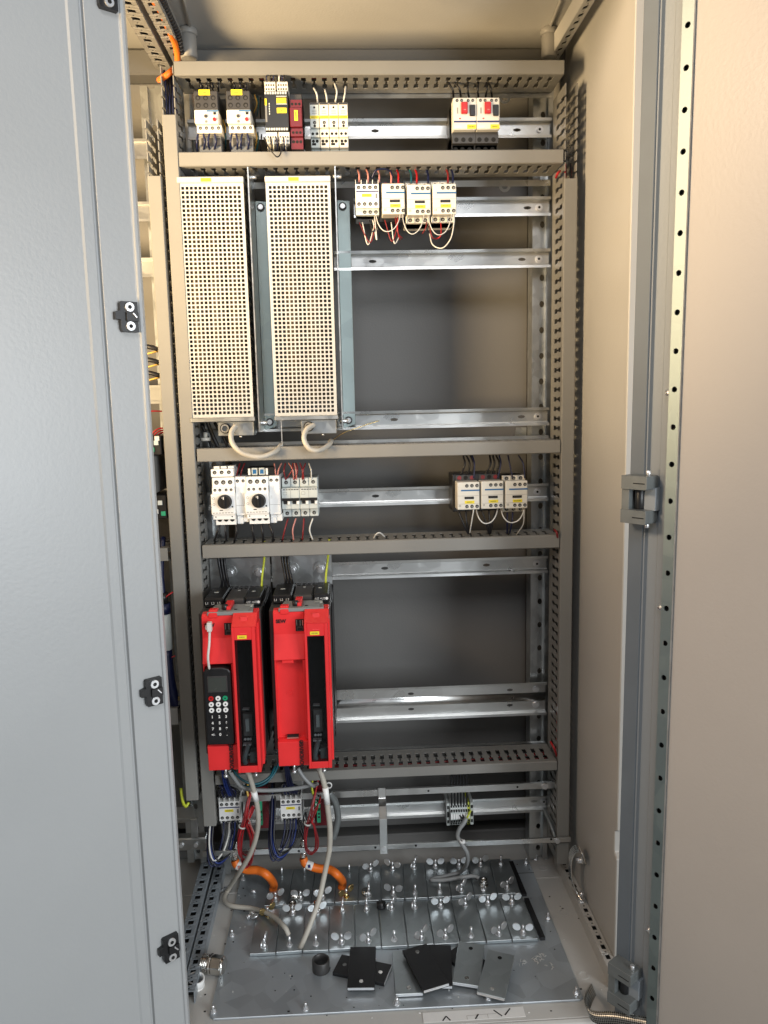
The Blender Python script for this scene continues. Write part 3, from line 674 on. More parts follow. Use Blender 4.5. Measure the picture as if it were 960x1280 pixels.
b.box(-k + 0.001, -k + 0.004, Y - 0.0004, Y, -0.012, 0.026, 'mgrey'); b.box(-k + 0.001, -k + 0.004, Y - 0.0006, Y - 0.0004, 0.015, 0.026, 'yellow')
for i in range(5): b.box(-k + 0.0075, -k + 0.009, Y - 0.0004, Y, 0.0 + i * 0.004, 0.0028 + i * 0.004, 'lgrey')
for z in (0.029, 0.0165): b.box(0.0, 0.018, Y - 0.0004, Y, z, z + 0.0012, 'lgrey')
b.build('front_print', t)
for z in (0.0185, 0.0025): b = MB(); label(b, 0.0005, 0.017, z, z + 0.0085, Y); b.build('yellow_label', t)

t = thing('relay_module', 'narrow red relay module beside the black safety relay', 'relay', (0.2052, YR, 1.472)); k = 0.0105; Y = -0.0925
b = MB(); b.box(-k, k, Y + 0.010, -0.002, -0.047, 0.045, 'dgrey'); b.build('body', t, bevel=0.001)
b = MB(); b.box(-k, k, Y, -0.05, -0.012, 0.020, 'redmod'); b.build('red_front', t, bevel=0.001)
for z0 in (0.0205, -0.026):
    b = MB(); b.box(-k, k, Y + 0.004, -0.05, z0, z0 + 0.013, 'redmod'); holes(b, (-0.0062, 0.0, 0.0062), z0 + 0.006, Y + 0.004, 0.0023, False); b.build('terminal_row', t, bevel=0.0006)
b = MB(); b.box(-k, k, Y + 0.008, -0.05, -0.046, -0.0265, 'redmod'); holes(b, (-0.0062, 0.0, 0.0062), -0.034, Y + 0.008, 0.0026, False); b.build('terminal_row', t, bevel=0.0006)
b = MB(); b.box(-0.003, 0.003, Y - 0.0005, Y, -0.002, 0.015, 'yellow'); b.box(-0.0012, 0.0008, Y - 0.0007, Y - 0.0005, 0.001, 0.012, 'print'); b.build('yellow_label', t)

def slim(loc, lab, m='white'):
    t = thing('interface_relay', lab, 'relay', loc, 'slim relays with yellow bands'); k = 0.0080; Y = -0.0725
    b = MB(); b.box(-k, k, Y, -0.002, -0.008, 0.033, m); b.build('upper_body', t, bevel=0.0008)
    b = MB(); b.box(-k, k, Y + 0.006, -0.002, -0.022, -0.008, m); b.build('step', t, bevel=0.0008)
    b = MB(); b.box(-k, k, Y + 0.012, -0.002, -0.038, -0.022, m); b.box(-k, k, -0.050, -0.002, -0.045, -0.038, 'lgrey'); b.build('lower_body', t, bevel=0.0008)
    b = MB(); b.box(-k + 0.0006, k - 0.0006, Y - 0.0003, Y, 0.0295, 0.0325, 'dgrey')
    holes(b, (0.0,), 0.0250, Y, 0.0018, False)
    for z in (0.015, 0.0185): b.box(-0.004, 0.004, Y - 0.0002, Y, z, z + 0.001, 'gprint')
    b.build('print', t)
    b = MB(); label(b, -k + 0.0004, k - 0.0004, 0.0065, 0.0115, Y); b.build('yellow_label', t)
    b = MB(); holes(b, (0.0,), 0.000, Y, 0.0029); holes(b, (0,), -0.0055, Y, 0.0022, False); holes(b, (-0.004, 0.0035), -0.0165, Y + 0.006, 0.0024, False); holes(b, (-0.0035, 0.003), -0.027, Y + 0.012, 0.0028, False); b.box(-0.006, 0.001, Y + 0.0118, Y + 0.012, -0.034, -0.030, 'hole'); b.build('terminal_screws', t)
    return t
for i, (lab, m) in enumerate((('slim greyish relay with yellow band, first in its row of four', 'lgrey'), ('slim cream relay with yellow band, second in its row of four', 'white'), ('slim cream relay with yellow band, third in its row of four', 'white'), ('slim cream relay with yellow band, beside the bare stretch of rail', 'white'))):
    slim((0.2362 + 0.0168 * i, YR, 1.4735), lab, m)

def gv2(loc, lab):
    t = thing('motor_starter', lab, 'motor starter', loc, 'motor starters with red and black buttons'); k = 0.0203; Y = -0.0925
    b = MB(); b.box(-k, k, -0.070, -0.002, -0.055, 0.027, 'black'); b.build('base', t, bevel=0.001)
    b = MB(); b.box(-k, k, Y, -0.04, -0.026, 0.0265, 'white'); b.build('front_block', t, bevel=0.0015)
    b = MB(); holes(b, (-0.0135, -0.0055, 0.006, 0.014), 0.0215, Y, 0.0026); b.build('terminal_screws', t)
    b = MB(); b.box(-0.0065, 0.0045, Y - 0.005, Y, -0.001, 0.0180, 'redbtn'); b.build('red_button', t, bevel=0.001)
    b = MB(); b.box(-0.0025, 0.0015, Y - 0.0055, Y - 0.005, 0.004, 0.0055, 'wpink'); b.build('button_mark', t)
    b = MB(); b.box(0.0085, 0.0180, Y - 0.003, Y, -0.0045, 0.0140, 'black'); b.build('black_button', t, bevel=0.001)
    b = MB(); b.box(-k + 0.001, k - 0.0005, Y - 0.0005, Y, -0.0145, -0.0118, 'navy'); b.build('blue_stripe', t)
    b = MB(); label(b, 0.004, k - 0.0005, -0.0250, -0.0180, Y); b.build('yellow_label', t)
    b = MB(); b.box(-0.010, -0.007, Y - 0.0008, Y, -0.009, -0.0072, 'redbtn'); b.box(-0.014, -0.0115, Y - 0.0002, Y, 0.0, 0.010, 'gprint'); b.box(-0.018, -0.006, Y - 0.0002, Y, -0.0235, -0.0195, 'paper'); b.build('front_print', t)
    for z0, z1, y0 in ((-0.045, -0.0265, -0.080), (-0.058, -0.0455, -0.070)):
        b = MB(); b.box(-k, k, y0, -0.02, z0, z1, 'dgrey'); holes(b, (-0.0135, -0.001, 0.0115), z0 + 0.006, y0, 0.0040, False); b.build('lower_terminals', t, bevel=0.001)
    return t
gv2((0.4980, YR, 1.4800), 'motor starter with red and black buttons, left one of the pair')
gv2((0.5390, YR, 1.4800), 'motor starter with red and black buttons, right one of the pair')

def knob_switch(loc, lab, top):
    t = thing('motor_protection_switch', lab, 'switch', loc, 'switches with black rotary knobs'); k = 0.0205; Y = -0.0925
    b = MB(); b.box(-k, k, Y + 0.010, -0.002, 0.012, 0.042, 'purewhite'); b.build('top_body', t, bevel=0.001)
    b = MB(); b.box(-k + 0.0005, k, Y + 0.004, -0.02, 0.012, 0.0245, 'purewhite'); holes(b, (-0.015, -0.006, 0.0055, 0.0145), 0.0195, Y + 0.004, 0.0027); b.build('aux_row', t, bevel=0.0008)
    b = MB(); holes(b, (-0.0125, 0.0, 0.0125), 0.033, Y + 0.010, 0.0042); b.build('terminal_screws', t)
    b = MB(); b.box(-k - 0.002, k, Y, -0.03, -0.026, 0.0125, 'purewhite'); b.build('front_block', t, bevel=0.0016, seg=2)
    b = MB(); b.cyl((0.003, Y, -0.0015), (0, -1, 0), 0.0130, 0.006, 'black', 24); b.cyl((0.003, Y - 0.006, -0.0015), (0, -1, 0), 0.0122, 0.007, 'black', 24, 0.0112); b.box(0.0008, 0.0052, Y - 0.0155, Y - 0.0129, -0.012, 0.009, 'black'); b.build('rotary_knob', t, bevel=0.0005)
    b = MB(); b.box(0.0020, 0.0036, Y - 0.0160, Y - 0.0156, 0.004, 0.009, 'paper'); b.box(-0.0006, 0.0014, Y - 0.0134, Y - 0.0130, 0.0055, 0.0085, 'paper'); b.build('pointer_mark', t)
    b = MB(); b.box(-0.0075, -0.0015, Y - 0.0004, Y, -0.0185, -0.0170, 'hole')
    for i in range(7): b.box(-k + i * 0.0055, -k + 0.0042 + i * 0.0055, Y - 0.0002, Y, -0.0232, -0.0218, 'gprint')
    for z in (0.0045, -0.0065): b.ring((-0.0175, Y, z), (0, -1, 0), 0.0024, 0.0018, 0.0002, 'gprint', 10)
    b.cyl((0.016, Y, -0.0115), (0, -1, 0), 0.0016, 0.0004, 'hole', 8); b.build('front_print', t)
    b = MB(); b.box(-k, k - 0.001, Y + 0.005, -0.03, -0.035, -0.0265, 'purewhite'); holes(b, (-0.016, 0.014), -0.0305, Y + 0.005, 0.0012, False); b.build('lower_step', t, bevel=0.0008)
    b = MB(); b.box(-k + 0.003, k - 0.0005, Y + 0.012, -0.03, -0.0465, -0.0355, 'purewhite')
    for x in (-0.010, 0.0015, 0.013): b.prism([(x - 0.0042, -0.0365), (x + 0.0042, -0.0365), (x + 0.003, -0.0395), (x, -0.041), (x - 0.003, -0.0395)], Y + 0.0114, Y + 0.0119, 'hole', lambda a, c, e: V((a, e, c)))
    b.build('lower_terminals', t, bevel=0.0008)
    b = MB(); b.box(k + 0.0004, k + 0.0205, Y + 0.013, -0.002, -0.030, 0.0425, 'purewhite'); b.build('side_block', t, bevel=0.001)
    b = MB(); holes(b, (k + 0.005, k + 0.0155), 0.0345, Y + 0.013, 0.0030); b.box(k + 0.003, k + 0.006, Y + 0.0127, Y + 0.013, 0.0, 0.006, 'paper'); b.box(k + 0.001, k + 0.020, Y + 0.0128, Y + 0.013, -0.0115, -0.0110, 'gprint'); b.build('side_terminals', t)
    b = MB(); b.box(k + 0.001, k + 0.012, Y + 0.018, -0.03, -0.0465, -0.0305, 'purewhite'); b.box(k + 0.0125, k + 0.0225, Y + 0.018, -0.03, -0.043, -0.0305, 'purewhite'); b.build('side_lower_block', t, bevel=0.0008)
    if top == 'white':
        b = MB(); b.box(-k - 0.001, k - 0.001, Y + 0.010, -0.03, 0.0435, 0.0575, 'purewhite'); holes(b, (-0.015, -0.002, 0.011), 0.0515, Y + 0.010, 0.0036)
        for x in (-0.0175, -0.0045, 0.0085): b.box(x, x + 0.0105, Y + 0.018, -0.04, 0.0577, 0.0625, 'purewhite')
        b.build('feed_terminal', t, bevel=0.001)
    else:
        b = MB(); b.box(-k + 0.002, k + 0.010, Y + 0.026, -0.03, 0.0430, 0.0580, 'black'); b.build('busbar_feed', t, bevel=0.001)
        b = MB()
        for x in (-0.011, 0.0025): b.box(x, x + 0.0105, Y + 0.0245, Y + 0.026, 0.0440, 0.0570, 'lgrey'); b.box(x + 0.002, x + 0.0085, Y + 0.0242, Y + 0.0245, 0.0460, 0.0540, 'blue')
        b.box(-0.0175, -0.0135, Y + 0.0245, Y + 0.026, 0.0440, 0.0560, 'purewhite'); b.box(0.0150, 0.0190, Y + 0.0245, Y + 0.026, 0.0440, 0.0560, 'purewhite'); b.build('busbar_tabs', t)
    return t
knob_switch((0.0470, YR, 0.8130), 'white switch with black rotary knob under a white three hole terminal', 'white')
knob_switch((0.1090, YR, 0.8130), 'white switch with black rotary knob beside the grey breakers', 'black')

def breaker(loc, lab):
    t = thing('circuit_breaker', lab, 'circuit breaker', loc, 'grey two pole breakers'); k = 0.0168; Y = -0.0700
    b = MB(); b.box(-k, k, -0.055, -0.002, -0.037, 0.037, 'lgrey'); b.build('body', t, bevel=0.001)
    b = MB(); b.box(-k, k, Y, -0.05, -0.021, 0.019, 'lgrey'); b.build('front_block', t, bevel=0.0012)
    for s in (-1, 1):
        b = MB(); b.box(s * k / 2 - 0.0078, s * k / 2 + 0.0078, -0.0585, -0.05, 0.0205, 0.0365, 'lgrey'); b.build('pole_end', t, bevel=0.0008)
        b = MB(); b.box(s * k / 2 - 0.0078, s * k / 2 + 0.0078, -0.0585, -0.05, -0.0365, -0.0225, 'lgrey'); b.build('pole_end', t, bevel=0.0008)
    b = MB(); holes(b, (-k / 2, k / 2), 0.0288, -0.0586, 0.0036); holes(b, (-k / 2, k / 2), -0.0298, -0.0586, 0.0036); b.build('terminal_screws', t)
    b = MB(); b.box(-k + 0.001, k - 0.001, Y - 0.006, Y, -0.0045, 0.0005, 'black')
    for s in (-1, 1): b.box(s * k / 2 - 0.0045, s * k / 2 + 0.0015, Y - 0.003, Y, -0.0105, -0.0045, 'black'); b.box(s * k / 2 + 0.0025, s * k / 2 + 0.0075, Y - 0.004, Y, -0.0115, -0.0045, 'purewhite')
    b.build('toggle', t, bevel=0.0006)
    b = MB()
    for i in range(6): b.box(-k + 0.003 + i * 0.005, -k + 0.0068 + i * 0.005, Y - 0.0002, Y, 0.0155, 0.0172, 'dgrey')
    b.box(-k + 0.003, -k + 0.010, Y - 0.0002, Y, 0.0065, 0.012, 'mgrey'); b.box(-k + 0.0035, -k + 0.0095, Y - 0.0003, Y - 0.0002, 0.007, 0.0115, 'lgrey'); b.box(-0.0002, 0.0002, Y - 0.0003, Y, -0.021, 0.019, 'mgrey'); b.build('front_print', t)
    return t
breaker((0.1686, YR, 0.8115), 'grey two pole breaker beside the rotary knob switches')
breaker((0.2026, YR, 0.8115), 'grey two pole breaker beside the bare stretch of rail')

# terminal block strip on the lowest rail
t = thing('terminal_block', 'small row of grey terminals with one green yellow earth terminal', 'terminal block', (0.4870, YR, 0.1490))
for i in range(8):
    m = 'lgrey' if i < 7 else 'wyg'
    b = MB(); x = -0.0190 + i * 0.0050; y = -0.055
    b.prism([(-0.002, -0.024), (y + 0.012, -0.024), (y + 0.004, -0.012), (y, -0.006), (y, 0.008), (y + 0.004, 0.013), (y + 0.012, 0.024), (-0.002, 0.024)], x - 0.0023, x + 0.0023, m, lambda a, c, e: V((e, a, c)))
    for z, yy in ((0.018, y + 0.0085), (-0.018, y + 0.0085), (-0.0095, y + 0.0020), (0.0115, y + 0.0025)): b.box(x - 0.0014, x + 0.0014, yy - 0.002, yy + 0.004, z - 0.0022, z + 0.0022, 'hole')
    b.box(x - 0.0019, x + 0.0019, y - 0.0008, y, -0.004, 0.006, 'purewhite')
    b.build('terminal', t)
for x in (-0.0255, 0.0235):
    b = MB(); b.box(x - 0.003, x + 0.003, -0.045, -0.002, -0.024, 0.024, 'lgrey'); b.box(x - 0.002, x + 0.002, -0.0455, -0.045, 0.012, 0.019, 'hole'); b.box(x - 0.002, x + 0.002, -0.0455, -0.045, -0.019, -0.012, 'hole'); b.box(x - 0.0022, x + 0.0022, -0.0455, -0.045, -0.006, 0.006, 'hole'); b.build('end_stop', t, bevel=0.0006)

# encoder terminal modules beside the small contactors
def redmod(x, lab):
    t = thing('interface_module', lab, 'module', (x, YR, 0.1880), 'red modules with green connectors')
    b = MB(); b.box(-0.0125, 0.0125, -0.050, -0.002, -0.048, 0.040, 'redmod'); b.build('housing', t, bevel=0.001)
    b = MB(); b.box(-0.0095, 0.0005, -0.060, -0.050, -0.004, 0.024, 'green'); holes(b, (-0.005,), 0.019, -0.0601, 0.0022, False); holes(b, (-0.005,), 0.0118, -0.0601, 0.0022, False); holes(b, (-0.005,), 0.0046, -0.0601, 0.0022, False)
    for z in (0.019, 0.0118, 0.0046): b.box(-0.0085, -0.0065, -0.0605, -0.0600, z - 0.002, z + 0.002, 'purewhite')
    b.build('green_connector', t, bevel=0.0006)
    b = MB(); b.box(-0.0065, 0.0005, -0.060, -0.050, -0.035, -0.010, 'green'); holes(b, (-0.0025,), -0.016, -0.0601, 0.0022, False); holes(b, (-0.0025,), -0.023, -0.0601, 0.0022, False); b.build('green_connector', t, bevel=0.0006)
    b = MB()
    for i in range(7): b.cyl((0.0075, -0.050, 0.033 - i * 0.012), (0, -1, 0), 0.0012, 0.0004, 'wdred', 6)
    b.build('rivets', t)
    return t
redmod(0.0860, 'red module with green connector right of the left small contactor')
redmod(0.2020, 'red module with green connector right of the right small contactor')
# ------------------------------------------------------------------ braking resistors
def resistor(x0, lab, inner):
    t = thing('brake_resistor', lab, 'brake resistor', (x0, 0.0, 0.965), 'perforated braking resistors')
    Wd, H, D = 0.1125, 0.404, 0.080
    def cells(L, p, h):
        n = int((L - 0.004) / p); o = (L - n * p) / 2; r = [0.0]
        for i in range(n): c = o + p * (i + .5); r += [c - h / 2, c + h / 2]
        return r + [L]
    us, vs = cells(Wd, 0.00745, 0.0049), cells(H, 0.00745, 0.0049)
    dr = lambda i, j: i % 2 == 1 and j % 2 == 1
    b = MB(); b.gridsheet(lambda u, v: V((u, 0, v)), us, vs, dr, 'mesh'); b.build('perforated_front', t, solid=0.001)
    ds = cells(D, 0.0149, 0.0084); vs2 = cells(H, 0.0149, 0.0084)
    for xx in (0.0, Wd):
        b = MB(); b.gridsheet(lambda u, v: V((xx, u, v)), ds, vs2, dr, 'mesh' if xx == 0 else 'galv'); b.build('perforated_side', t)
    b = MB(); b.box(0, Wd, D - 0.002, D, 0, H, 'dgrey'); b.build('back_plate', t)  # dark in place of zinc: interior shade put into the colour
    b = MB(); b.box(-0.001, Wd + 0.001, -0.003, D, H, H + 0.010, 'mesh'); b.build('top_cap', t, bevel=0.001)
    b = MB(); b.box(-0.001, Wd + 0.002, -0.004, D, -0.008, 0.0, 'galv'); b.build('bottom_cap', t, bevel=0.001)
    b = MB(); label(b, 0.040, 0.058, H + 0.0015, H + 0.0075, -0.003); b.build('yellow_label', t)
    for k, xx in enumerate(inner):
        b = MB(); b.cyl((xx, 0.022 + 0.004 * k, 0.03), (0, 0, 1), 0.0165, H - 0.06, 'ceramic', 16)
        b.build('resistor_core', t)
    # terminal box below with its gland
    b = MB(); b.box(0.046, Wd - 0.002, 0.006, 0.055, -0.034, -0.0085, 'galv'); b.build('terminal_box', t, bevel=0.001)
    b = MB(); b.ring((0.060, 0.006, -0.020), (0, -1, 0), 0.0095, 0.0055, 0.006, 'hole', 14); b.ring((0.060, 0.0, -0.020), (0, -1, 0), 0.0075, 0.005, 0.004, 'mgrey', 14); b.build('cable_gland', t)
    b = MB(); b.cyl((0.085, 0.02, -0.0345), (0, 0, -1), 0.0025, 0.003, 'bolt', 8); b.build('box_screw', t)
    # side bracket: upright plate with a rear flange bolted to the rails
    b = MB(); xb = 0.1205; b.box(xb, xb + 0.002, -0.001, 0.083, -0.028, 0.430, 'galv'); b.build('bracket_plate', t)
    b = MB(); b.prism([(xb + 0.0025, -0.028), (xb + 0.026, -0.020), (xb + 0.026, 0.392), (xb + 0.0025, 0.394)], 0.080, 0.083, 'zinc_green', lambda a, c, e: V((a, e, c))); b.build('bracket_flange', t, bevel=0.0006)
    for z in (0.382, -0.012):
        b = MB(); b.ring((xb + 0.0125, 0.080, z), (0, -1, 0), 0.0075, 0.004, 0.002, 'dgrey', 14); b.cyl((xb + 0.0125, 0.079, z), (0, -1, 0), 0.0048, 0.004, 'bolt', 8); b.build('bracket_bolt', t)
    for z in (0.421, -0.012): b = MB(); b.cyl((xb - 0.004, 0.030, z), (1, 0, 0), 0.0042, 0.016, 'bolt', 8); b.build('side_bolt', t)
    return t
resistor(-0.0030, 'white perforated braking resistor next to the left upright duct', (0.022, 0.056, 0.090))
resistor(0.1480, 'white perforated braking resistor nearest the four white contactors', (0.040, 0.078))
C1 = [(0.0772, -0.0060, 0.9499), (0.0702, -0.0180, 0.9375), (0.0732, -0.0260, 0.9179), (0.0914, -0.0300, 0.9005), (0.1205, -0.0260, 0.8938), (0.1452, -0.0120, 0.9009), (0.1559, 0.0200, 0.9120)]
wire(C1, 0.0046, 'greycable', 'grey cable looping from the left resistor box into the duct below', 'resistor cables', 'cable', 'cable', 10)
C2 = [(0.2181, -0.0060, 0.9481), (0.2047, -0.0180, 0.9401), (0.2002, -0.0260, 0.9234), (0.2097, -0.0280, 0.9061), (0.2265, -0.0220, 0.9024), (0.2436, 0.0000, 0.9109), (0.2476, 0.0250, 0.9169)]
wire(C2, 0.0046, 'greycable', 'grey cable looping from the right resistor box into the duct below', 'resistor cables', 'cable', 'cable', 10)
wire([(0.2460, 0.0300, 0.9152), (0.2717, 0.0600, 0.9299), (0.3104, 0.0750, 0.9422), (0.3403, 0.0850, 0.9505)], 0.0009, 'brass', 'thin stiff wire slanting from the right resistor cable to the rail')
b = MB(); b.box(0.157, 0.1584, 0.010, 0.0114, 0.905, 0.965, 'bolt'); tag(b.build('threaded_rod'), 'thin rod hanging below the gap between the resistor boxes', 'rod')
# clutter behind left of the resistor foot
b = MB(); b.tube([(0.0151, 0.0500, 0.9602), (0.0254, 0.0500, 0.9301), (0.0347, 0.0500, 0.9073)], 0.004, 'wblack', 8); b.tube([(0.0040, 0.0600, 0.9527), (0.0171, 0.0600, 0.9193), (0.0224, 0.0600, 0.9040)], 0.003, 'wblack', 8); b.tube([(0.0289, 0.0550, 0.9553), (0.0453, 0.0550, 0.9249), (0.0526, 0.0500, 0.9069)], 0.003, 'wblack', 8)
tag(b.build('wire_bundle'), 'black wires dropping behind the foot of the left resistor box', 'wires')['kind'] = 'stuff'
b = MB(); b.cyl((0.0125, 0.0450, 0.9216), (0, 0, 1), 0.009, 0.006, 'white', 14); b.cyl((0.0128, 0.0450, 0.9276), (0, 0, 1), 0.004, 0.010, 'white', 12); tag(b.build('tie_mount'), 'pale tie mount at the left end of the duct under the resistors', 'tie mount')

# ------------------------------------------------------------------ red drives
def drive(dx, dz, lab, keypad):
    t = thing('frequency_inverter', lab, 'inverter', (0.012 + dx, YR - 0.003, 0.357 + dz), 'red frequency inverters')
    O = V((0.012, YR - 0.003, 0.357))
    def q(mb, name, **k):
        bmesh.ops.translate(mb.bm, verts=mb.bm.verts, vec=-O); return mb.build(name, t, **k)
    fx = lambda a, c, e: V((e, a, c))
    b = MB(); b.box(0.0115, 0.1180, -0.105, 0.080, 0.372, 0.630, 'dgrey'); q(b, 'housing', bevel=0.0015)
    b = MB(); b.box(0.1183, 0.1200, -0.060, 0.082, 0.372, 0.628, 'black'); q(b, 'side_plate', bevel=0.001)
    b = MB(); b.box(0.0212, 0.1150, -0.118, -0.106, 0.3585, 0.631, 'red'); q(b, 'front_carrier', bevel=0.001)
    # left cover: stepped profile
    prof = [(-0.108, 0.357), (-0.137, 0.3565), (-0.139, 0.4015), (-0.130, 0.4045), (-0.123, 0.4045), (-0.123, 0.5455), (-0.140, 0.5500), (-0.1270, 0.592), (-0.1270, 0.6290), (-0.122, 0.6335), (-0.108, 0.6345)]
    b = MB(); b.prism(prof, 0.0205, 0.0735, 'red', fx)
    q(b, 'left_cover', bevel=0.0012, seg=2)
    b = MB(); b.prism([(-0.137, 0.4050), (-0.1235, 0.4050), (-0.1235, 0.548), (-0.140, 0.549)], 0.0690, 0.0735, 'red', fx)
    b.prism([(-0.132, 0.4050), (-0.1235, 0.4050), (-0.1235, 0.548), (-0.134, 0.549)], 0.0202, 0.0222, 'red', fx); q(b, 'recess_edge', bevel=0.0006)
    b = MB(); b.prism([(-0.129, 0.6275), (-0.129, 0.6345), (-0.122, 0.641), (-0.108, 0.6405), (-0.108, 0.6275)], 0.0325, 0.0475, 'red', fx); q(b, 'release_tab', bevel=0.0012)
    b = MB(); b.box(0.0585, 0.0730, -0.1278, -0.1271, 0.5970, 0.6180, 'hole'); b.box(0.0605, 0.0708, -0.1284, -0.1278, 0.5975, 0.6050, 'dgrey'); b.box(0.0620, 0.0695, -0.1287, -0.1284, 0.5990, 0.6030, 'hole'); b.box(0.0600, 0.0612, -0.1284, -0.1278, 0.6070, 0.6165, 'mgrey'); b.box(0.0660, 0.0672, -0.1284, -0.1278, 0.6065, 0.6165, 'mgrey'); q(b, 'service_sockets')
    b = MB(); b.box(0.0700, 0.0712, -0.1286, -0.1280, 0.6070, 0.6165, 'redbtn' if keypad else 'wpink'); q(b, 'status_light')
    if not keypad:
        b = MB(); b.ring((0.0445, -0.1231, 0.485), (0, -1, 0), 0.0062, 0.0046, 0.0010, 'red', 20); b.cyl((0.0445, -0.1231, 0.485), (0, -1, 0), 0.0030, 0.0008, 'red', 14); q(b, 'round_emboss')
        b = MB(); b.box(0.0365, 0.0565, -0.1300, -0.1232, 0.4062, 0.4095, 'hole'); b.box(0.0365, 0.0565, -0.1330, -0.1300, 0.4055, 0.4066, 'wpink'); q(b, 'lower_catch')
        b = MB(); b.prism([(-0.1395, 0.5440), (-0.1236, 0.5410), (-0.1236, 0.5450), (-0.1395, 0.5495)], 0.0335, 0.0535, 'red', fx); q(b, 'upper_catch', bevel=0.0008)
    # right column with window
    X0, X1 = 0.0745, 0.1140; w0, w1, wz0, wz1 = 0.0790, 0.1080, 0.3720, 0.5960
    Yf = -0.158
    b = MB()
    b.box(X0, w0, Yf, -0.129, 0.3600, 0.6180, 'red'); b.box(w1, X1, Yf, -0.129, 0.3600, 0.6180, 'red')
    b.box(w0 - .0001, w1 + .0001, Yf + 0.0002, -0.129, 0.3600, wz0, 'red'); b.box(w0 - .0001, w1 + .0001, Yf + 0.0002, -0.129, wz1, 0.6180, 'red')
    q(b, 'window_frame', bevel=0.0008)
    b = MB(); b.prism([(Yf, 0.6183), (-0.129, 0.6183), (-0.100, 0.6183), (-0.100, 0.6355), (-0.128, 0.6350)], X0, X1 + 0.002, 'red', fx)
    q(b, 'sloped_top', bevel=0.0010)
    b = MB(); b.prism([(Yf - 0.0015, 0.6060), (Yf + 0.001, 0.6060), (-0.137, 0.6300), (-0.1405, 0.6318)], 0.0880, 0.1010, 'red', fx); q(b, 'release_tab', bevel=0.0008)
    b = MB(); b.prism([(-0.129, 0.3605), (-0.100, 0.3700), (-0.100, 0.6180), (-0.129, 0.6180)], 0.1125, 0.1170, 'red', fx); q(b, 'side_cheek', bevel=0.001)
    b = MB(); b.box(w0, w1, Yf + 0.0022, Yf + 0.0034, wz0, wz1, 'pane'); q(b, 'window_pane')
    b = MB(); b.box(w0, w1, -0.1300, -0.1285, wz0, wz1, 'bag')
    for x in (0.0845, 0.0925, 0.1000): b.box(x, x + 0.0012, -0.1312, -0.1300, 0.470, 0.590, 'black')
    b.box(0.0845, 0.0995, -0.138, -0.1300, 0.418, 0.458, 'mgrey'); b.box(0.0885, 0.0945, -0.142, -0.138, 0.428, 0.450, 'lgrey'); b.box(0.084, 0.0955, -0.140, -0.1300, 0.4660, 0.4670, 'lgrey'); b.box(0.082, 0.0965, -0.140, -0.1300, 0.4015, 0.4030, 'purewhite')
    for x in (0.0865, 0.0915, 0.0955): b.cyl((x, -0.139, 0.413), (0, -1, 0), 0.0022, 0.001, 'purewhite', 8)
    b.box(0.0945, 0.1065, -0.148, -0.1300, 0.3735, 0.3925, 'mgrey'); q(b, 'connector_board')
    b = MB(); b.tube([(0.0905, -0.136, 0.4005), (0.0875, -0.147, 0.392), (0.0850, -0.149, 0.380), (0.0865, -0.148, 0.3725)], 0.0046, 'midcable', 8); b.cyl((0.0935, -0.148, 0.389), (0, -1, 0), 0.0016, 0.002, 'bolt', 8); q(b, 'encoder_plug')
    b = MB(); label(b, 0.0845, 0.1000, 0.5985, 0.6045, Yf - 0.0018 if False else Yf); q(b, 'yellow_label')
    # top plate, clip and terminals
    b = MB(); b.prism([(0.030, -0.127), (0.108, -0.127), (0.104, -0.076), (0.036, -0.076)], 0.6310, 0.6375, 'tgrey', I); q(b, 'top_plate', bevel=0.001)
    b = MB(); b.box(0.090, 0.104, -0.098, -0.084, 0.6376, 0.6380, 'lgrey')
    for i in range(7): b.box(0.072, 0.100, -0.122 + i * 0.006, -0.119 + i * 0.006, 0.6376, 0.6384, 'tgrey')
    b.box(0.0750, 0.0800, -0.119, -0.114, 0.6385, 0.6390, 'hole'); q(b, 'vent_ribs')
    b = MB(); b.box(0.0570, 0.0690, -0.116, -0.072, 0.6377, 0.6440, 'red'); b.box(0.0590, 0.0670, -0.080, -0.076, 0.6440, 0.6448, 'redbtn'); q(b, 'red_clip', bevel=0.001)
    b = MB(); b.cyl((0.0585, -0.112, 0.6378), (0, 0, 1), 0.0055, 0.009, 'black', 12); q(b, 'clip_screw', bevel=0.001)
    for x0, x1 in ((0.0150, 0.0490), (0.0880, 0.1150)):
        b = MB(); b.box(x0, x1, -0.070, 0.016, 0.6305, 0.6470, 'black'); q(b, 'terminal_cover', bevel=0.002)
    b = MB(); b.box(0.0505, 0.0865, -0.066, 0.012, 0.6305, 0.6440, 'dgrey'); q(b, 'terminal_cover', bevel=0.003)
    b = MB(); b.box(0.0660, 0.0705, -0.004, 0.000, 0.6440, 0.6445, 'lgrey'); b.box(0.026, 0.034, -0.026, -0.022, 0.6470, 0.6474, 'lgrey'); b.box(0.095, 0.101, -0.026, -0.022, 0.6470, 0.6474, 'lgrey'); q(b, 'print_marks')
    b = MB(); b.box(0.089, 0.104, 0.018, 0.026, 0.6305, 0.642, 'redbtn'); q(b, 'red_terminal', bevel=0.0006)
    b = MB(); us = [0.0]; vs = [0.0]
    for i in range(9): us += [0.003 + i * 0.0098, 0.0092 + i * 0.0098]
    for i in range(4): vs += [0.002 + i * 0.012, 0.0100 + i * 0.012]
    us.append(0.095); vs.append(0.052)
    b.gridsheet(lambda u, v: V((0.018 + u, 0.026 + v, 0.634)), us, vs, lambda i, j: i % 2 == 1 and j % 2 == 1, 'dgrey'); b.box(0.018, 0.113, 0.026, 0.078, 0.6302, 0.6304, 'hole'); q(b, 'top_grille', solid=0.001)
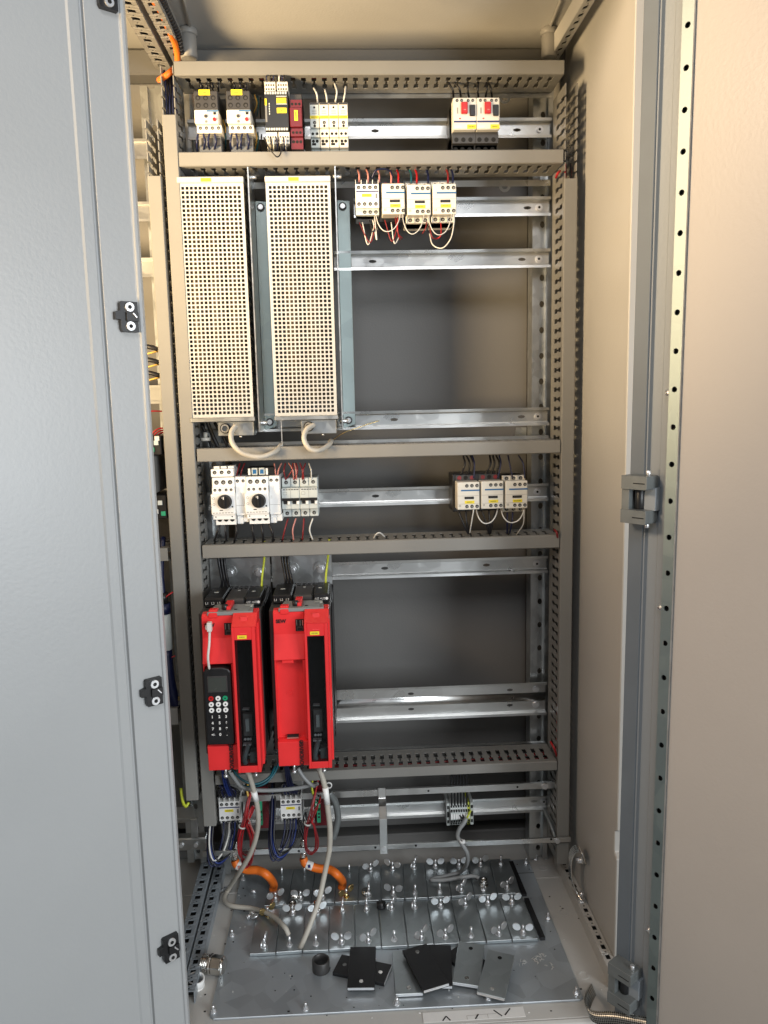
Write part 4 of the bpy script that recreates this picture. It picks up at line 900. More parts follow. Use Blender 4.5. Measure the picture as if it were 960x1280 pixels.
    for k, (x, s) in enumerate(((0.0205, 'L1'), (0.031, 'L2'), (0.0415, 'L3'), (0.0935, '-UZ'), (0.104, '+UZ'))):
        text('terminal_print', s, 0.0062 if k < 3 else 0.0050, (x - O.x, -0.0705 - 0.0005 - O.y, 0.6385 - O.z), t, 'paper')
    b = MB(); b.cyl((0.1115, -0.0703, 0.6385), (0, -1, 0), 0.0026, 0.0005, 'paper', 12); q(b, 'earth_mark')
    # rear fixing plate with keyhole bolts
    b = MB(); b.box(0.0005, 0.1190, 0.0775, 0.0800, 0.625, 0.6905, 'galv'); q(b, 'fixing_plate', bevel=0.001)
    for x in (0.040, 0.096):
        b = MB(); b.ring((x, 0.0775, 0.663), (0, -1, 0), 0.0135, 0.0105, 0.002, 'galv', 20); b.cyl((x, 0.0775, 0.661), (0, -1, 0), 0.0085, 0.0025, 'bolt', 14); b.cyl((x, 0.075, 0.661), (0, -1, 0), 0.0055, 0.005, 'bolt', 6); q(b, 'fixing_bolt')
    text('logo', 'SEW', 0.0085, (0.0335 - O.x, -0.1274 - O.y, 0.6150 - O.z), t, 'black', bold=0.0004)
    text('model_lettering', 'MOVIDRIVE\u00ae', 0.0088, (0.0618 - O.x, -0.1402 - O.y, 0.3790 - O.z), t, 'black', rot=(PI / 2, -PI / 2, 0), bold=0.0003)
    # shield clamps under the drive
    b = MB(); b.box(0.030, 0.105, -0.115, -0.095, 0.352, 0.3565, 'galv')
    for x in (0.045, 0.098): b.cyl((x, -0.112, 0.352), (0, 0, -1), 0.0022, 0.020, 'bolt', 8); b.cyl((x, -0.112, 0.336), (0, 0, -1), 0.004, 0.005, 'bolt', 10)
    q(b, 'shield_clamp')
    return t
drive(0.0, 0.0, 'red inverter with a black keypad mounted on its front', True)
drive(0.1215, 0.0025, 'red inverter with a bare recess where a keypad would go', False)
# keypad on the left drive
t = thing('keypad', 'black hand keypad with small display on the left red drive', 'keypad', (0.0455, -0.1235, 0.475))
kf = lambda a, c, e: V((a, e, c))
b = MB(); b.prism([(-0.0240, -0.068), (0.0230, -0.068), (0.0230, 0.062), (0.019, 0.0675), (0.009, 0.0705), (-0.009, 0.0705), (-0.0195, 0.0675), (-0.0240, 0.062)], -0.022, -0.001, 'black', kf); b.build('case', t, bevel=0.0025, seg=2)
b = MB(); b.box(-0.0175, 0.0165, -0.0232, -0.0220, 0.0270, 0.0560, 'dgrey'); b.build('display_bezel', t, bevel=0.0005)
b = MB(); b.box(-0.0155, 0.0145, -0.0237, -0.0233, 0.0300, 0.0535, 'lcd'); b.build('display', t)
for r, z in enumerate((0.0165, 0.0060, -0.0045)):
    for c, x in enumerate((-0.0125, -0.0005, 0.0115)):
        m = 'redbtn' if (r, c) == (0, 0) else 'gbtn' if (r, c) == (0, 2) else 'purewhite'
        b = MB(); b.cyl((x, -0.022, z), (0, -1, 0), 0.0043, 0.0018, m, 16); b.cyl((x, -0.0238, z), (0, -1, 0), 0.0014, 0.0003, 'hole', 8); b.build('button', t)
for r, z in enumerate((-0.0165, -0.0275, -0.0380, -0.0485)):
    for c, x in enumerate((-0.0120, 0.0, 0.0115)):
        s = ('123', '456', '789', ('+/-', '0', '.'))[r][c]
        b = MB(); b.cyl((x, -0.022, z), (0, -1, 0), 0.0042, 0.0012, 'black', 14); k = b.build('number_key', t)
        text('key_print', s, 0.0068 if len(s) == 1 else 0.0052, (x, -0.02345, z), t, 'paper', bold=0.0002)
# white plug lead hanging over its front
t = thing('plug_lead', 'white lead with clear plug hanging over the left red drive', 'lead', (0.0353, -0.1360, 0.6142))
b = MB(); b.box(-0.004, 0.004, -0.006, 0.005, -0.007, 0.009, 'wwhite'); b.box(-0.0065, -0.004, -0.004, 0.004, -0.004, 0.004, 'wwhite'); b.build('plug', t, bevel=0.001)
b = MB(); o_ = V((0.0353, -0.1360, 0.6142)); b.tube([V(p) - o_ for p in ((0.0353, -0.1380, 0.6064), (0.0350, -0.1460, 0.5878), (0.0325, -0.1500, 0.5654), (0.0329, -0.1470, 0.5447))], 0.0022, 'wwhite', 8); b.build('lead', t)
# wires entering the drive tops
for dx, who in ((0, 'left'), (0.1215, 'right')):
    for k in range(3):
        x = 0.030 + dx + 0.0055 * k
        wire([(x - 0.006 + 0.004 * k, 0.045, 0.73), (x - 0.006, 0.050, 0.69), (x, 0.040, 0.655), (x + 0.004 * k, 0.020, 0.640)], 0.0030, 'wblack', 'thick black wire dropping into the top of the %s red drive' % who, 'black supply wires of the red drives')
    wire([(0.1165 + dx, 0.03, 0.73), (0.113 + dx, 0.035, 0.695), (0.108 + dx, 0.028, 0.66), (0.1075 + dx, 0.015, 0.637)], 0.0022, 'wyg', 'green yellow earth wire dropping into the top of the %s red drive' % who, 'earth wires of the red drives')

# ------------------------------------------------------------------ floor gland plate with its clamp plates
GP = thing('gland_plate', 'zinc floor plate carrying two rows of clamp plates and wing nuts', 'gland plate', (0.335, -0.09, 0))
gi = V(GP.location)
def gpart(mb, name, parent=None, **k):
    bmesh.ops.translate(mb.bm, verts=mb.bm.verts, vec=-gi); return mb.build(name, parent or GP, **k)
b = MB(); b.prism([(0.0340, -0.2800), (0.6360, -0.2830), (0.6430, -0.2765), (0.6430, 0.1140), (0.0270, 0.1020), (0.0265, -0.2730)], -0.0035, 0.0, 'plate', I); gpart(b, 'base_sheet', bevel=0.0008)
b = MB(); b.box(0.38, 0.6435, 0.0640, 0.0650, 0.0001, 0.0004, 'hole'); gpart(b, 'sheet_joint')
for p in ((0.0312, -0.2645), (0.1828, -0.2698), (0.3333, -0.2705), (0.4854, -0.2695), (0.6342, -0.2690), (0.6358, -0.0802), (0.6350, 0.100), (0.0348, -0.0813), (0.033, 0.090)):
    b = MB(); b.cyl((p[0], p[1], 0.0), (0, 0, 1), 0.0058, 0.0012, 'bolt', 14); b.cyl((p[0], p[1], 0.0012), (0, 0, 1), 0.0042, 0.0045, 'bolt', 6); b.cyl((p[0], p[1], 0.0057), (0, 0, 1), 0.0024, 0.006, 'bolt', 8); gpart(b, 'plate_bolt')
for (x, y) in ((0.6831, 0.1213), (0.660, 0.118), (-0.0275, 0.1645)):
    b = MB(); b.cyl((x, y, -0.004), (0, 0, 1), 0.0058, 0.0012, 'bolt', 14); b.cyl((x, y, -0.0028), (0, 0, 1), 0.0042, 0.0065, 'bolt', 6); cpart(b, 'floor_bolt')
def wingnut_mesh(m, wide=True, brassy=False):
    b = MB(); b.cyl((0, 0, 0), (0, 0, 1), 0.0064, 0.0008, m, 14); b.cyl((0, 0, 0.0008), (0, 0, 1), 0.0046, 0.0075, m, 12, 0.0034); b.cyl((0, 0, 0.0083), (0, 0, 1), 0.0022, 0.009, 'bolt', 8)
    for s in (1, -1):
        A = []; n = 12
        c = V((s * 0.0108, 0, 0.0125)); ex = V((s * 0.70, 0, 0.72)).normalized(); ez = V((0, 1, 0)); up = ez.cross(ex)
        for i in range(n):
            a = 2 * PI * i / n; rr = 0.0080 * (1.0 + 0.18 * math.cos(a)) 
            A.append(c + ex * math.cos(a) * rr + up * math.sin(a) * rr * 0.82)
        f1 = [b.bm.verts.new(p + ez * 0.0013) for p in A]; f2 = [b.bm.verts.new(p - ez * 0.0013) for p in A]
        for i in range(n): b.vface([f1[i], f1[(i + 1) % n], f2[(i + 1) % n], f2[i]], m, True)
        b.vface(f1, m); b.vface(f2[::-1], m)
    bmesh.ops.recalc_face_normals(b.bm, faces=b.bm.faces)
    me = bpy.data.meshes.new('wing_nut'); b.bm.to_mesh(me); b.bm.free()
    for k in b.mats: me.materials.append(M[k])
    return me
WN, WB = wingnut_mesh('bolt'), wingnut_mesh('brass')
b = MB(); b.cyl((0, 0, 0), (0, 0, 1), 0.0024, 0.017, 'bolt', 8); SM = bpy.data.meshes.new('stud'); bmesh.ops.recalc_face_normals(b.bm, faces=b.bm.faces); b.bm.to_mesh(SM); b.bm.free(); SM.materials.append(M['bolt'])
b = MB(); b.cyl((0, 0, 0), (0, 0, 1), 0.0060, 0.0008, 'bolt', 12); b.cyl((0, 0, 0.0008), (0, 0, 1), 0.0046, 0.004, 'bolt', 6); b.cyl((0, 0, 0.0048), (0, 0, 1), 0.0024, 0.014, 'bolt', 8); SN = bpy.data.meshes.new('stud_nut'); bmesh.ops.recalc_face_normals(b.bm, faces=b.bm.faces); b.bm.to_mesh(SN); b.bm.free(); SN.materials.append(M['bolt'])
b = MB(); b.cyl((0, 0, 0), (0, 0, 1), 0.0095, 0.003, 'nickel', 18); b.cyl((0, 0, 0.003), (0, 0, 1), 0.0082, 0.006, 'nickel', 6); b.ring((0, 0, 0.009), (0, 0, 1), 0.0072, 0.0045, 0.005, 'nickel', 18); GLm = bpy.data.meshes.new('cable_gland'); bmesh.ops.recalc_face_normals(b.bm, faces=b.bm.faces); b.bm.to_mesh(GLm); b.bm.free(); GLm.materials.append(M['nickel'])
def hw(me, name, parent, x, y, z, rz, tilt=0):
    o = bpy.data.objects.new(name, me); COL.objects.link(o); o.parent = parent; o.location = V((x, y, z)) - gi; o.rotation_euler = (tilt, 0, rz); return o
def clamp_row(x0, pitch, y0, y1, front, back, thick, skew):
    for i in range(11):
        a, c = x0 + pitch * i + 0.0008, x0 + pitch * (i + 1) - 0.0008
        dzz = random.uniform(0, 0.0008)
        b = MB(); b.prism([(a, y0 + random.uniform(-.0006, .0006)), (c, y0 + random.uniform(-.0006, .0006)), (c + skew, y1), (a + skew, y1)], 0.0006, thick + dzz, 'clamp', I)
        pl = gpart(b, 'clamp_plate', bevel=0.0006)
        xm = (a + c) / 2
        for lst, yy, dx in ((front[i], y0 + 0.016, 0.0), (back[i], y1 - 0.018, skew)):
            for (k, ang) in lst:
                me, nm = {'w': (WN, 'wing_nut'), 'b': (WB, 'wing_nut'), 's': (SM, 'stud'), 'n': (SN, 'stud'), 'g': (GLm, 'cable_gland')}[k]
                oy = 0.014 if k == 'g' and len(lst) > 1 else 0
                hw(me, nm, pl, xm + dx + random.uniform(-.002, .002), yy + oy, thick + dzz, math.radians(ang), random.uniform(-.04, .04))
R = math.radians
clamp_row(0.0865, 0.0466, -0.0090, 0.1085,
    [[('w', 30)], [('w', 0)], [('w', 20)], [('b', 40)], [('w', 85)], [('w', -15)], [('n', 0)], [('n', 0)], [('w', 50)], [('n', 0), ('g', 0)], [('w', 35)]],
    [[('s', 0)], [('s', 0)], [('s', 0)], [('s', 0)], [('w', 25)], [('w', -30)], [('w', 65)], [('w', 0)], [('w', 5)], [('w', 15)], [('n', 0)]], 0.006, 0.004)
clamp_row(0.0745, 0.0479, -0.1420, -0.0200,
    [[('w', 80)], [('n', 0)], [('n', 0)], [('w', 0)], [('w', 35)], [('n', 0)], [('w', 45)], [('w', 30)], [('n', 0)], [('w', 30)], [('w', -8)]],
    [[('b', 45)], [('w', 5), ('g', 0)], [('w', 20), ('g', 0)], [('w', 85)], [('w', 88)], [('w', 60)], [('w', 70)], [('w', 8)], [('w', 40)], [('w', 15)], [('w', 0)]], 0.006, -0.001)
for (x, y0, y1) in ((0.6015, -0.012, 0.098), (0.6060, -0.140, -0.026)):
    b = MB(); b.prism([(x, y0), (x + 0.009, y0), (x + 0.005, y1), (x - 0.004, y1)], 0.0004, 0.007, 'black', I); gpart(b, 'foam_strip')
b = MB(); b.cyl((0.318, -0.036, 0.0066), (0, 0.3, 1), 0.009, 0.014, 'black', 12); gpart(b, 'black_plug', bevel=0.002)
b = MB()
for i in range(2): b.cyl((0.147 + 0.1495 * 0 + i * 0.143, 0.012, 0.0066), (0, 0, 1), 0.009, 0.008, 'brass' if 0 else 'nickel', 14)
gpart(b, 'cable_clip')

# loose plates on the floor
def loose(c, ang, L, z, m, lab, w=0.0465, th=0.006, tilt=(0, 0), hole_m='hole', nh=(1, 1)):
    t = thing('loose_plate', lab, 'plate', (c[0], c[1], z), 'loose clamp plates on the floor', ang); t.rotation_euler = (tilt[0], tilt[1], ang)
    b = MB(); b.box(-w / 2, w / 2, -L / 2, L / 2, 0.001, th, m); b.build('plate', t, bevel=0.0005)
    b = MB(); b.box(-w / 2 + .001, w / 2 - .001, -L / 2 - 0.0006, -L / 2 + 0.002, 0.0015, th - 0.0005, 'bolt'); b.box(-w / 2, w / 2, -L / 2, L / 2, 0, 0.0008, 'black'); b.build('bare_edge', t)
    b = MB()
    for s, k in ((1, nh[0]), (-1, nh[1])):
        if k: b.cyl((0, s * (L / 2 - 0.014), th), (0, 0, 1), 0.0038, 0.0004, hole_m if k == 1 else 'nickel', 12)
    b.build('bolt_hole', t)
    return t
LP = [((0.2779, -0.1934), 1.2217), ((0.2774, -0.1972), -0.0586), ((0.3555, -0.2059), -0.0066), ((0.3862, -0.214), 0.2694), ((0.4105, -0.203), -0.1031), ((0.4639, -0.2029), -0.2536), ((0.5048, -0.2388), -0.3674), ((0.4713, -0.1963), 0.6632)]
loose(LP[0][0], LP[0][1], 0.094, 0.0005, 'black', 'black plate lying crosswise, beneath another black plate', nh=(2, 2), hole_m='nickel')
loose(LP[1][0], LP[1][1], 0.098, 0.0075, 'black', 'black plate on top at the left, silver front edge showing', nh=(0, 2))
loose(LP[2][0], LP[2][1], 0.103, 0.0005, 'clamp', 'grey metal plate left of the fanned black plates, partly covered', nh=(1, 2))
loose(LP[4][0], LP[4][1], 0.098, 0.0075, 'black', 'lower black plate of the fanned black pair', nh=(0, 1))
loose(LP[3][0], LP[3][1], 0.104, 0.0150, 'black', 'upper black plate of the fanned pair, slanting over the grey one', nh=(2, 0), tilt=(-0.02, -0.03))
loose(LP[7][0], LP[7][1], 0.098, 0.0005, 'black', 'black plate hidden beneath the two silver plates at the right', nh=(0, 0))
loose(LP[5][0], LP[5][1], 0.098, 0.0080, 'clamp', 'silver plate with an oval hole, beside the black fan', nh=(1, 2), tilt=(0.03, 0.02))
loose(LP[6][0], LP[6][1], 0.100, 0.0150, 'clamp', 'silver plate lying outermost at the right end of the fan', nh=(1, 2), tilt=(0.03, 0.03))
for p in (LP[5][0],):
    pass

# small things on the floor
t = thing('tube_piece', 'short black tube standing on the zinc floor plate', 'tube', (0.2055, -0.1840, 0.0))
b = MB(); b.ring((0, 0, 0), (0, 0, 1), 0.0153, 0.0128, 0.021, 'dgrey', 28); b.build('tube', t, bevel=0.0005)
t = thing('cable_gland', 'large nickel cable gland lying by the left edge of the floor', 'cable gland', (0.016, -0.172, -0.004), rz=R(-12))
b = MB(); b.cyl((-0.020, 0, 0.0165), (1, 0, 0), 0.0145, 0.012, 'nickel', 20); 
for i in range(4): b.ring((-0.0195 + i * 0.003, 0, 0.0165), (1, 0, 0), 0.0158, 0.0140, 0.0014, 'nickel', 20)
b.build('thread', t)
b = MB(); b.cyl((-0.0075, 0, 0.0165), (1, 0, 0), 0.0175, 0.005, 'nickel', 6); b.cyl((-0.002, 0, 0.0165), (1, 0, 0), 0.0165, 0.019, 'nickel', 6); b.cyl((0.017, 0, 0.0165), (1, 0, 0), 0.0160, 0.004, 'nickel', 20, 0.0125); b.build('hex_body', t, bevel=0.001)
t = thing('plastic_cap', 'white plastic ring cap on the floor beside the nickel gland', 'cap', (-0.0105, -0.2010, -0.004))
b = MB(); b.ring((0, 0, 0), (0.15, -0.05, 1), 0.0155, 0.0130, 0.004, 'purewhite', 26); b.ring((0.0006, 0, 0.004), (0.15, -0.05, 1), 0.0145, 0.0120, 0.013, 'purewhite', 26); b.cyl((0, 0, 0.001), (0.15, -0.05, 1), 0.012, 0.001, 'brass', 20); b.build('cap', t, bevel=0.0005)
def loose_nut(p, ang, lab, me=WN):
    o = bpy.data.objects.new('wing_nut', me); COL.objects.link(o); o.location = (p[0], p[1], 0.005); o.rotation_euler = (R(70), 0.2, ang); tag(o, lab, 'wing nut')
loose_nut((-0.0149, 0.1400, 0.0000), 0.6, 'loose wing nut on the painted floor under the left contactor')
loose_nut((0.0579, -0.0401, 0.0000), 1.9, 'loose wing nut on the zinc plate left of the front clamp row')
p = V((-0.0056, 0.0489, -0.0020)); b = MB(); b.cyl(p + V((-0.012, -0.010, 0.005)), (1, 0.9, 0), 0.0028, 0.024, 'bolt', 8); b.cyl(p + V((0.006, 0.006, 0.005)), (1, 0.9, 0), 0.0055, 0.005, 'bolt', 6); tag(b.build('bolt'), 'loose hex bolt lying on the painted floor at the left', 'bolt')
p = V((0.0603, 0.0433, 0.0000)); b = MB(); b.cyl(p + V((-0.005, 0, 0.004)), (1, -0.2, 0), 0.0042, 0.010, 'bolt', 10); tag(b.build('sleeve'), 'tiny bright sleeve lying left of the back clamp row', 'sleeve')
b = MB()
for i in range(150):
    x, y = random.uniform(-0.03, 0.70), random.uniform(-0.30, 0.10)
    r = random.choice((0.0006, 0.0008, 0.0011, 0.0015)); zz = 0.0003 if 0.03 < x < 0.64 and y > -0.275 else -0.0037
    b.box(x - r, x + r * random.uniform(.6, 1.6), y - r * .7, y + r * .7, zz, zz + r * 0.6, random.choice(('hole', 'hole', 'paper', 'dgrey')))
for (x, y) in ((0.585, -0.185), (0.592, -0.190), (0.600, -0.176), (0.605, -0.205), (0.560, -0.192)):
    for k in range(7):
        a = random.uniform(0, PI); d = V((math.cos(a), math.sin(a), 0)) * random.uniform(.002, .005); c = V((x + random.uniform(-.006, .006), y + random.uniform(-.006, .006), 0.0006))
        b.tube([c - d, c + V((0, 0, .0012)), c + d], 0.0004, 'paper', 4, 2)
tag(b.build('debris'), 'dark grit and pale swarf scattered over the cabinet floor', 'debris')['kind'] = 'stuff'
# label strip at the sill
t = thing('label_strip', 'white label strip with black chevrons stuck along the front sill', 'label', (0.457, -0.298, -0.0036))
SL = [(-0.083, 0.0095), (0.083, 0.0110), (0.083, -0.0100), (-0.083, -0.0115)]
b = MB(); b.prism(SL, 0.0, 0.0005, 'paper', I); b.build('paper', t)
def stroke(b, p, q_, w, m, z=0.0008):
    p, q_ = V(p), V(q_); d = (q_ - p).normalized(); n = V((-d.y, d.x)) * w
    b.face([(p.x + n.x, p.y + n.y, z), (q_.x + n.x, q_.y + n.y, z), (q_.x - n.x, q_.y - n.y, z), (p.x - n.x, p.y - n.y, z)], m)
b = MB()
for a, c in (((-0.0520, -0.0095), (-0.0455, -0.0005)), ((-0.0455, -0.0005), (-0.0395, -0.0095)), ((0.0335, 0.0065), (0.0450, -0.0065)), ((0.0500, -0.0050), (0.0610, 0.0080)), ((0.0075, 0.0), (0.001, -0.0095))): stroke(b, V((*a, 0)), V((*c, 0)), 0.0011, 'black')
for a, c in (((-0.012, -0.002), (0.022, -0.001)), ((0.022, -0.001), (0.022, -0.0095)), ((-0.012, -0.002), (-0.012, -0.0095)), ((0.004, -0.002), (0.004, -0.0095)), ((0.022, -0.001), (0.037, -0.001))): stroke(b, V((*a, 0)), V((*c, 0)), 0.00025, 'gprint')
b.build('chevron_print', t)

# ------------------------------------------------------------------ cables
wire([(0.0791, -0.0950, 0.3352), (0.0825, -0.0920, 0.3243), (0.0876, -0.0850, 0.2958), (0.0925, -0.0750, 0.2541), (0.0909, -0.0620, 0.2103), (0.0818, -0.0480, 0.1684), (0.0663, -0.0350, 0.1283), (0.0448, -0.0150, 0.0865), (0.0107, 0.0427, 0.0120), (0.0054, 0.0181, 0.0080), (0.0225, -0.0055, 0.0080), (0.0685, -0.0217, 0.0100), (0.1063, -0.0548, 0.0180), (0.1341, -0.0942, 0.0220), (0.1432, -0.1029, 0.0100)], 0.0047, 'greycable', 'pale grey cable from the left red drive, kinked back along the floor', 'pale grey drive cables', 'cable', 'cable', 10, 8)
wire([(0.2087, -0.0950, 0.3355), (0.2113, -0.0950, 0.3261), (0.2190, -0.0950, 0.2964), (0.2231, -0.0900, 0.2467), (0.2253, -0.0850, 0.2075), (0.2233, -0.0800, 0.1662), (0.2178, -0.0780, 0.1379), (0.2095, -0.0850, 0.1041), (0.1999, -0.0980, 0.0714), (0.1819, -0.1200, 0.0350), (0.1655, -0.1328, 0.0040)], 0.0050, 'greycable', 'pale grey cable dropping straight from the right red drive to the floor', 'pale grey drive cables', 'cable', 'cable', 10, 8)
for pts, who in (([(0.0885, -0.0835, 0.2871), (0.0913, -0.0780, 0.2668)], 'left'), ([(0.2197, -0.0950, 0.2948), (0.2222, -0.0920, 0.2620)], 'right')):
    b = MB(); b.tube(pts, 0.0056, 'purewhite', 12, 2); tag(b.build('cable_marker'), 'white marker sleeve on the pale grey cable of the %s drive' % who, 'marker')
def orange(P, who, bk):
    t = thing('motor_cable', 'orange motor cable with bared braid top under the %s red drive' % who, 'cable', P[0], 'orange motor cables'); o_ = V(P[0])
    b = MB(); b.tube([V(p) - o_ for p in P], 0.0082, 'orange', 14, 8); b.build('sheath', t)
    b = MB(); q0 = V(P[1]) - o_; q1 = (V(P[1]) * .45 + V(P[2]) * .55) - o_; b.tube([q0, (q0 + q1) / 2, q1], 0.0088, 'paper', 14, 4); b.build('white_marker', t)
    b = MB(); m_ = (q0 + q1) / 2 + V((0, -0.0083, 0.003)); b.box(m_.x - .002, m_.x + .003, m_.y - .001, m_.y + .0006, m_.z - .003, m_.z + .003, 'navy' if who == 'right' else 'wpink'); b.build('marker_print', t)
    br = [V(p) - o_ for p in bk]
    b = MB(); b.tube(br, 0.0068, 'nickel', 12, 5); b.build('braid', t)
    b = MB()
    for k in (0.25, 0.6): 
        c = br[0].lerp(br[-1], k); b.ring(c, (br[-1] - br[0]), 0.0078, 0.0066, 0.004, 'nickel', 14)
    b.build('clip', t)
    for k in range(4):
        s = br[-1]; b = MB(); b.tube([s, s + V((-0.006 + 0.005 * k, 0.004, 0.018)), s + V((-0.020 + 0.008 * k, 0.02, 0.045))], 0.0024, 'wblack', 6); b.build('core', t)
    return t
orange([(0.0281, 0.0300, 0.0825), (0.0319, 0.0280, 0.0731), (0.0508, 0.0260, 0.0630), (0.0744, 0.0220, 0.0626), (0.0936, 0.0120, 0.0578), (0.1021, 0.0392, 0.0200), (0.0996, 0.0422, 0.0040)], 'left', [(0.0281, 0.0300, 0.0825), (0.0298, 0.0300, 0.1014), (0.0317, 0.0300, 0.1255)])
orange([(0.1649, 0.0300, 0.0806), (0.1702, 0.0280, 0.0676), (0.1933, 0.0260, 0.0581), (0.2175, 0.0220, 0.0568), (0.2327, 0.0120, 0.0513), (0.2421, 0.0360, 0.0200), (0.2400, 0.0362, 0.0040)], 'right', [(0.1649, 0.0300, 0.0806), (0.1655, 0.0300, 0.0979), (0.1672, 0.0300, 0.1221)])
t = thing('signal_cable', 'thin grey cable from the small terminal block to the floor clamps', 'cable', (0.4948, 0.0300, 0.1457)); o_ = V((0.4948, 0.0300, 0.1457))
b = MB(); b.tube([V(p) - o_ for p in ((0.4965, 0.0300, 0.1490), (0.4887, 0.0220, 0.1419), (0.4788, 0.0100, 0.1374), (0.4733, -0.0060, 0.1318), (0.4805, -0.0160, 0.1222), (0.4909, -0.0140, 0.1000), (0.4930, 0.0060, 0.0649), (0.4860, 0.0549, 0.0160), (0.4573, 0.0526, 0.0100), (0.4316, 0.0465, 0.0100), (0.4261, 0.0416, 0.0100), (0.4521, 0.0380, 0.0110), (0.4835, 0.0375, 0.0150), (0.5114, 0.0361, 0.0180), (0.5220, 0.0302, 0.0160))], 0.0042, 'midcable', 10, 8); b.build('sheath', t)
b = MB(); b.tube([V(p) - o_ for p in ((0.4948, 0.0300, 0.1457), (0.4998, 0.0300, 0.1541), (0.5063, 0.0350, 0.1631))], 0.0020, 'wyg', 8); b.tube([V(p) - o_ for p in ((0.4932, 0.0300, 0.1457), (0.4909, 0.0360, 0.1511), (0.4869, 0.0420, 0.1583))], 0.0018, 'wblack', 8); b.tube([V(p) - o_ for p in ((0.4948, 0.0300, 0.1457), (0.4873, 0.0340, 0.1489), (0.4803, 0.0420, 0.1569))], 0.0016, 'wblack', 8); b.build('core', t)
b = MB(); b.ring(V((0.4798, -0.0155, 0.1253)) - o_, (0.3, 0, 1), 0.0056, 0.0042, 0.004, 'purewhite', 14); b.box(*(lambda c: (c.x + .001, c.x + .006, c.y - .006, c.y - .002, c.z + .001, c.z + .007))(V((0.4798, -0.0155, 0.1253)) - o_), 'purewhite'); b.build('cable_tie', t)
for k in range(6):
    u = 565 + 5.0 * k
    x = 0.4655 + 0.0062 * k
    wire([(x + 0.004 - 0.001 * k, 0.035, 0.268), (x + 0.002, 0.036, 0.225), (x + 0.003, 0.042, 0.185), (x + 0.004, 0.048, 0.168)], 0.0018, 'wblack', 'black wire dropping into the small terminal block', 'wires into the small terminal block')

# grey, teal and blue leads under the drives
def leads(lst, r, m, lab, grp, n=7):
    for pts in lst: wire(pts, r, m, lab, grp, n=n)
wire([(0.0433, -0.0700, 0.3243), (0.0518, -0.0650, 0.3042), (0.0677, -0.0600, 0.2820), (0.1041, -0.0580, 0.2744), (0.1561, -0.0580, 0.2752), (0.2012, -0.0600, 0.2837)], 0.0038, 'midcable', 'grey cable slung sideways below both red drives', None, 'cable', 'cable', 9)
wire([(0.1690, -0.0700, 0.3218), (0.1803, -0.0720, 0.3035), (0.1958, -0.0700, 0.2860), (0.2043, -0.0620, 0.2861)], 0.0038, 'midcable', 'short grey cable curling under the right red drive', None, 'cable', 'cable', 9)
for k in range(2):
    wire([(0.0363, -0.0400, 0.3049), (0.0525, -0.0450, 0.2860), (0.0758, -0.0450, 0.2753), (0.1023, -0.0400, 0.2778), (0.1200, -0.0300, 0.2912), (0.1311, -0.0100, 0.3099)] if k == 0 else [(0.0457, -0.0500, 0.3142), (0.0647, -0.0550, 0.2953), (0.0888, -0.0500, 0.2837), (0.1119, -0.0400, 0.2902), (0.1225, -0.0200, 0.3022)], 0.0022, 'wteal', 'petrol blue lead sagging between the two red drives', 'petrol leads between the drives')
b = MB()
for k in range(12):
    z = 0.372 - 0.004 * k; b.box(0.1205 + .002 * (k % 3), 0.1265, -0.02 - .004 * (k % 2), 0.03, z, z + 0.003, 'black')
tag(b.build('plug_strip', bevel=0.0006), 'black ribbed plug in the dark gap between the red drives', 'plug')
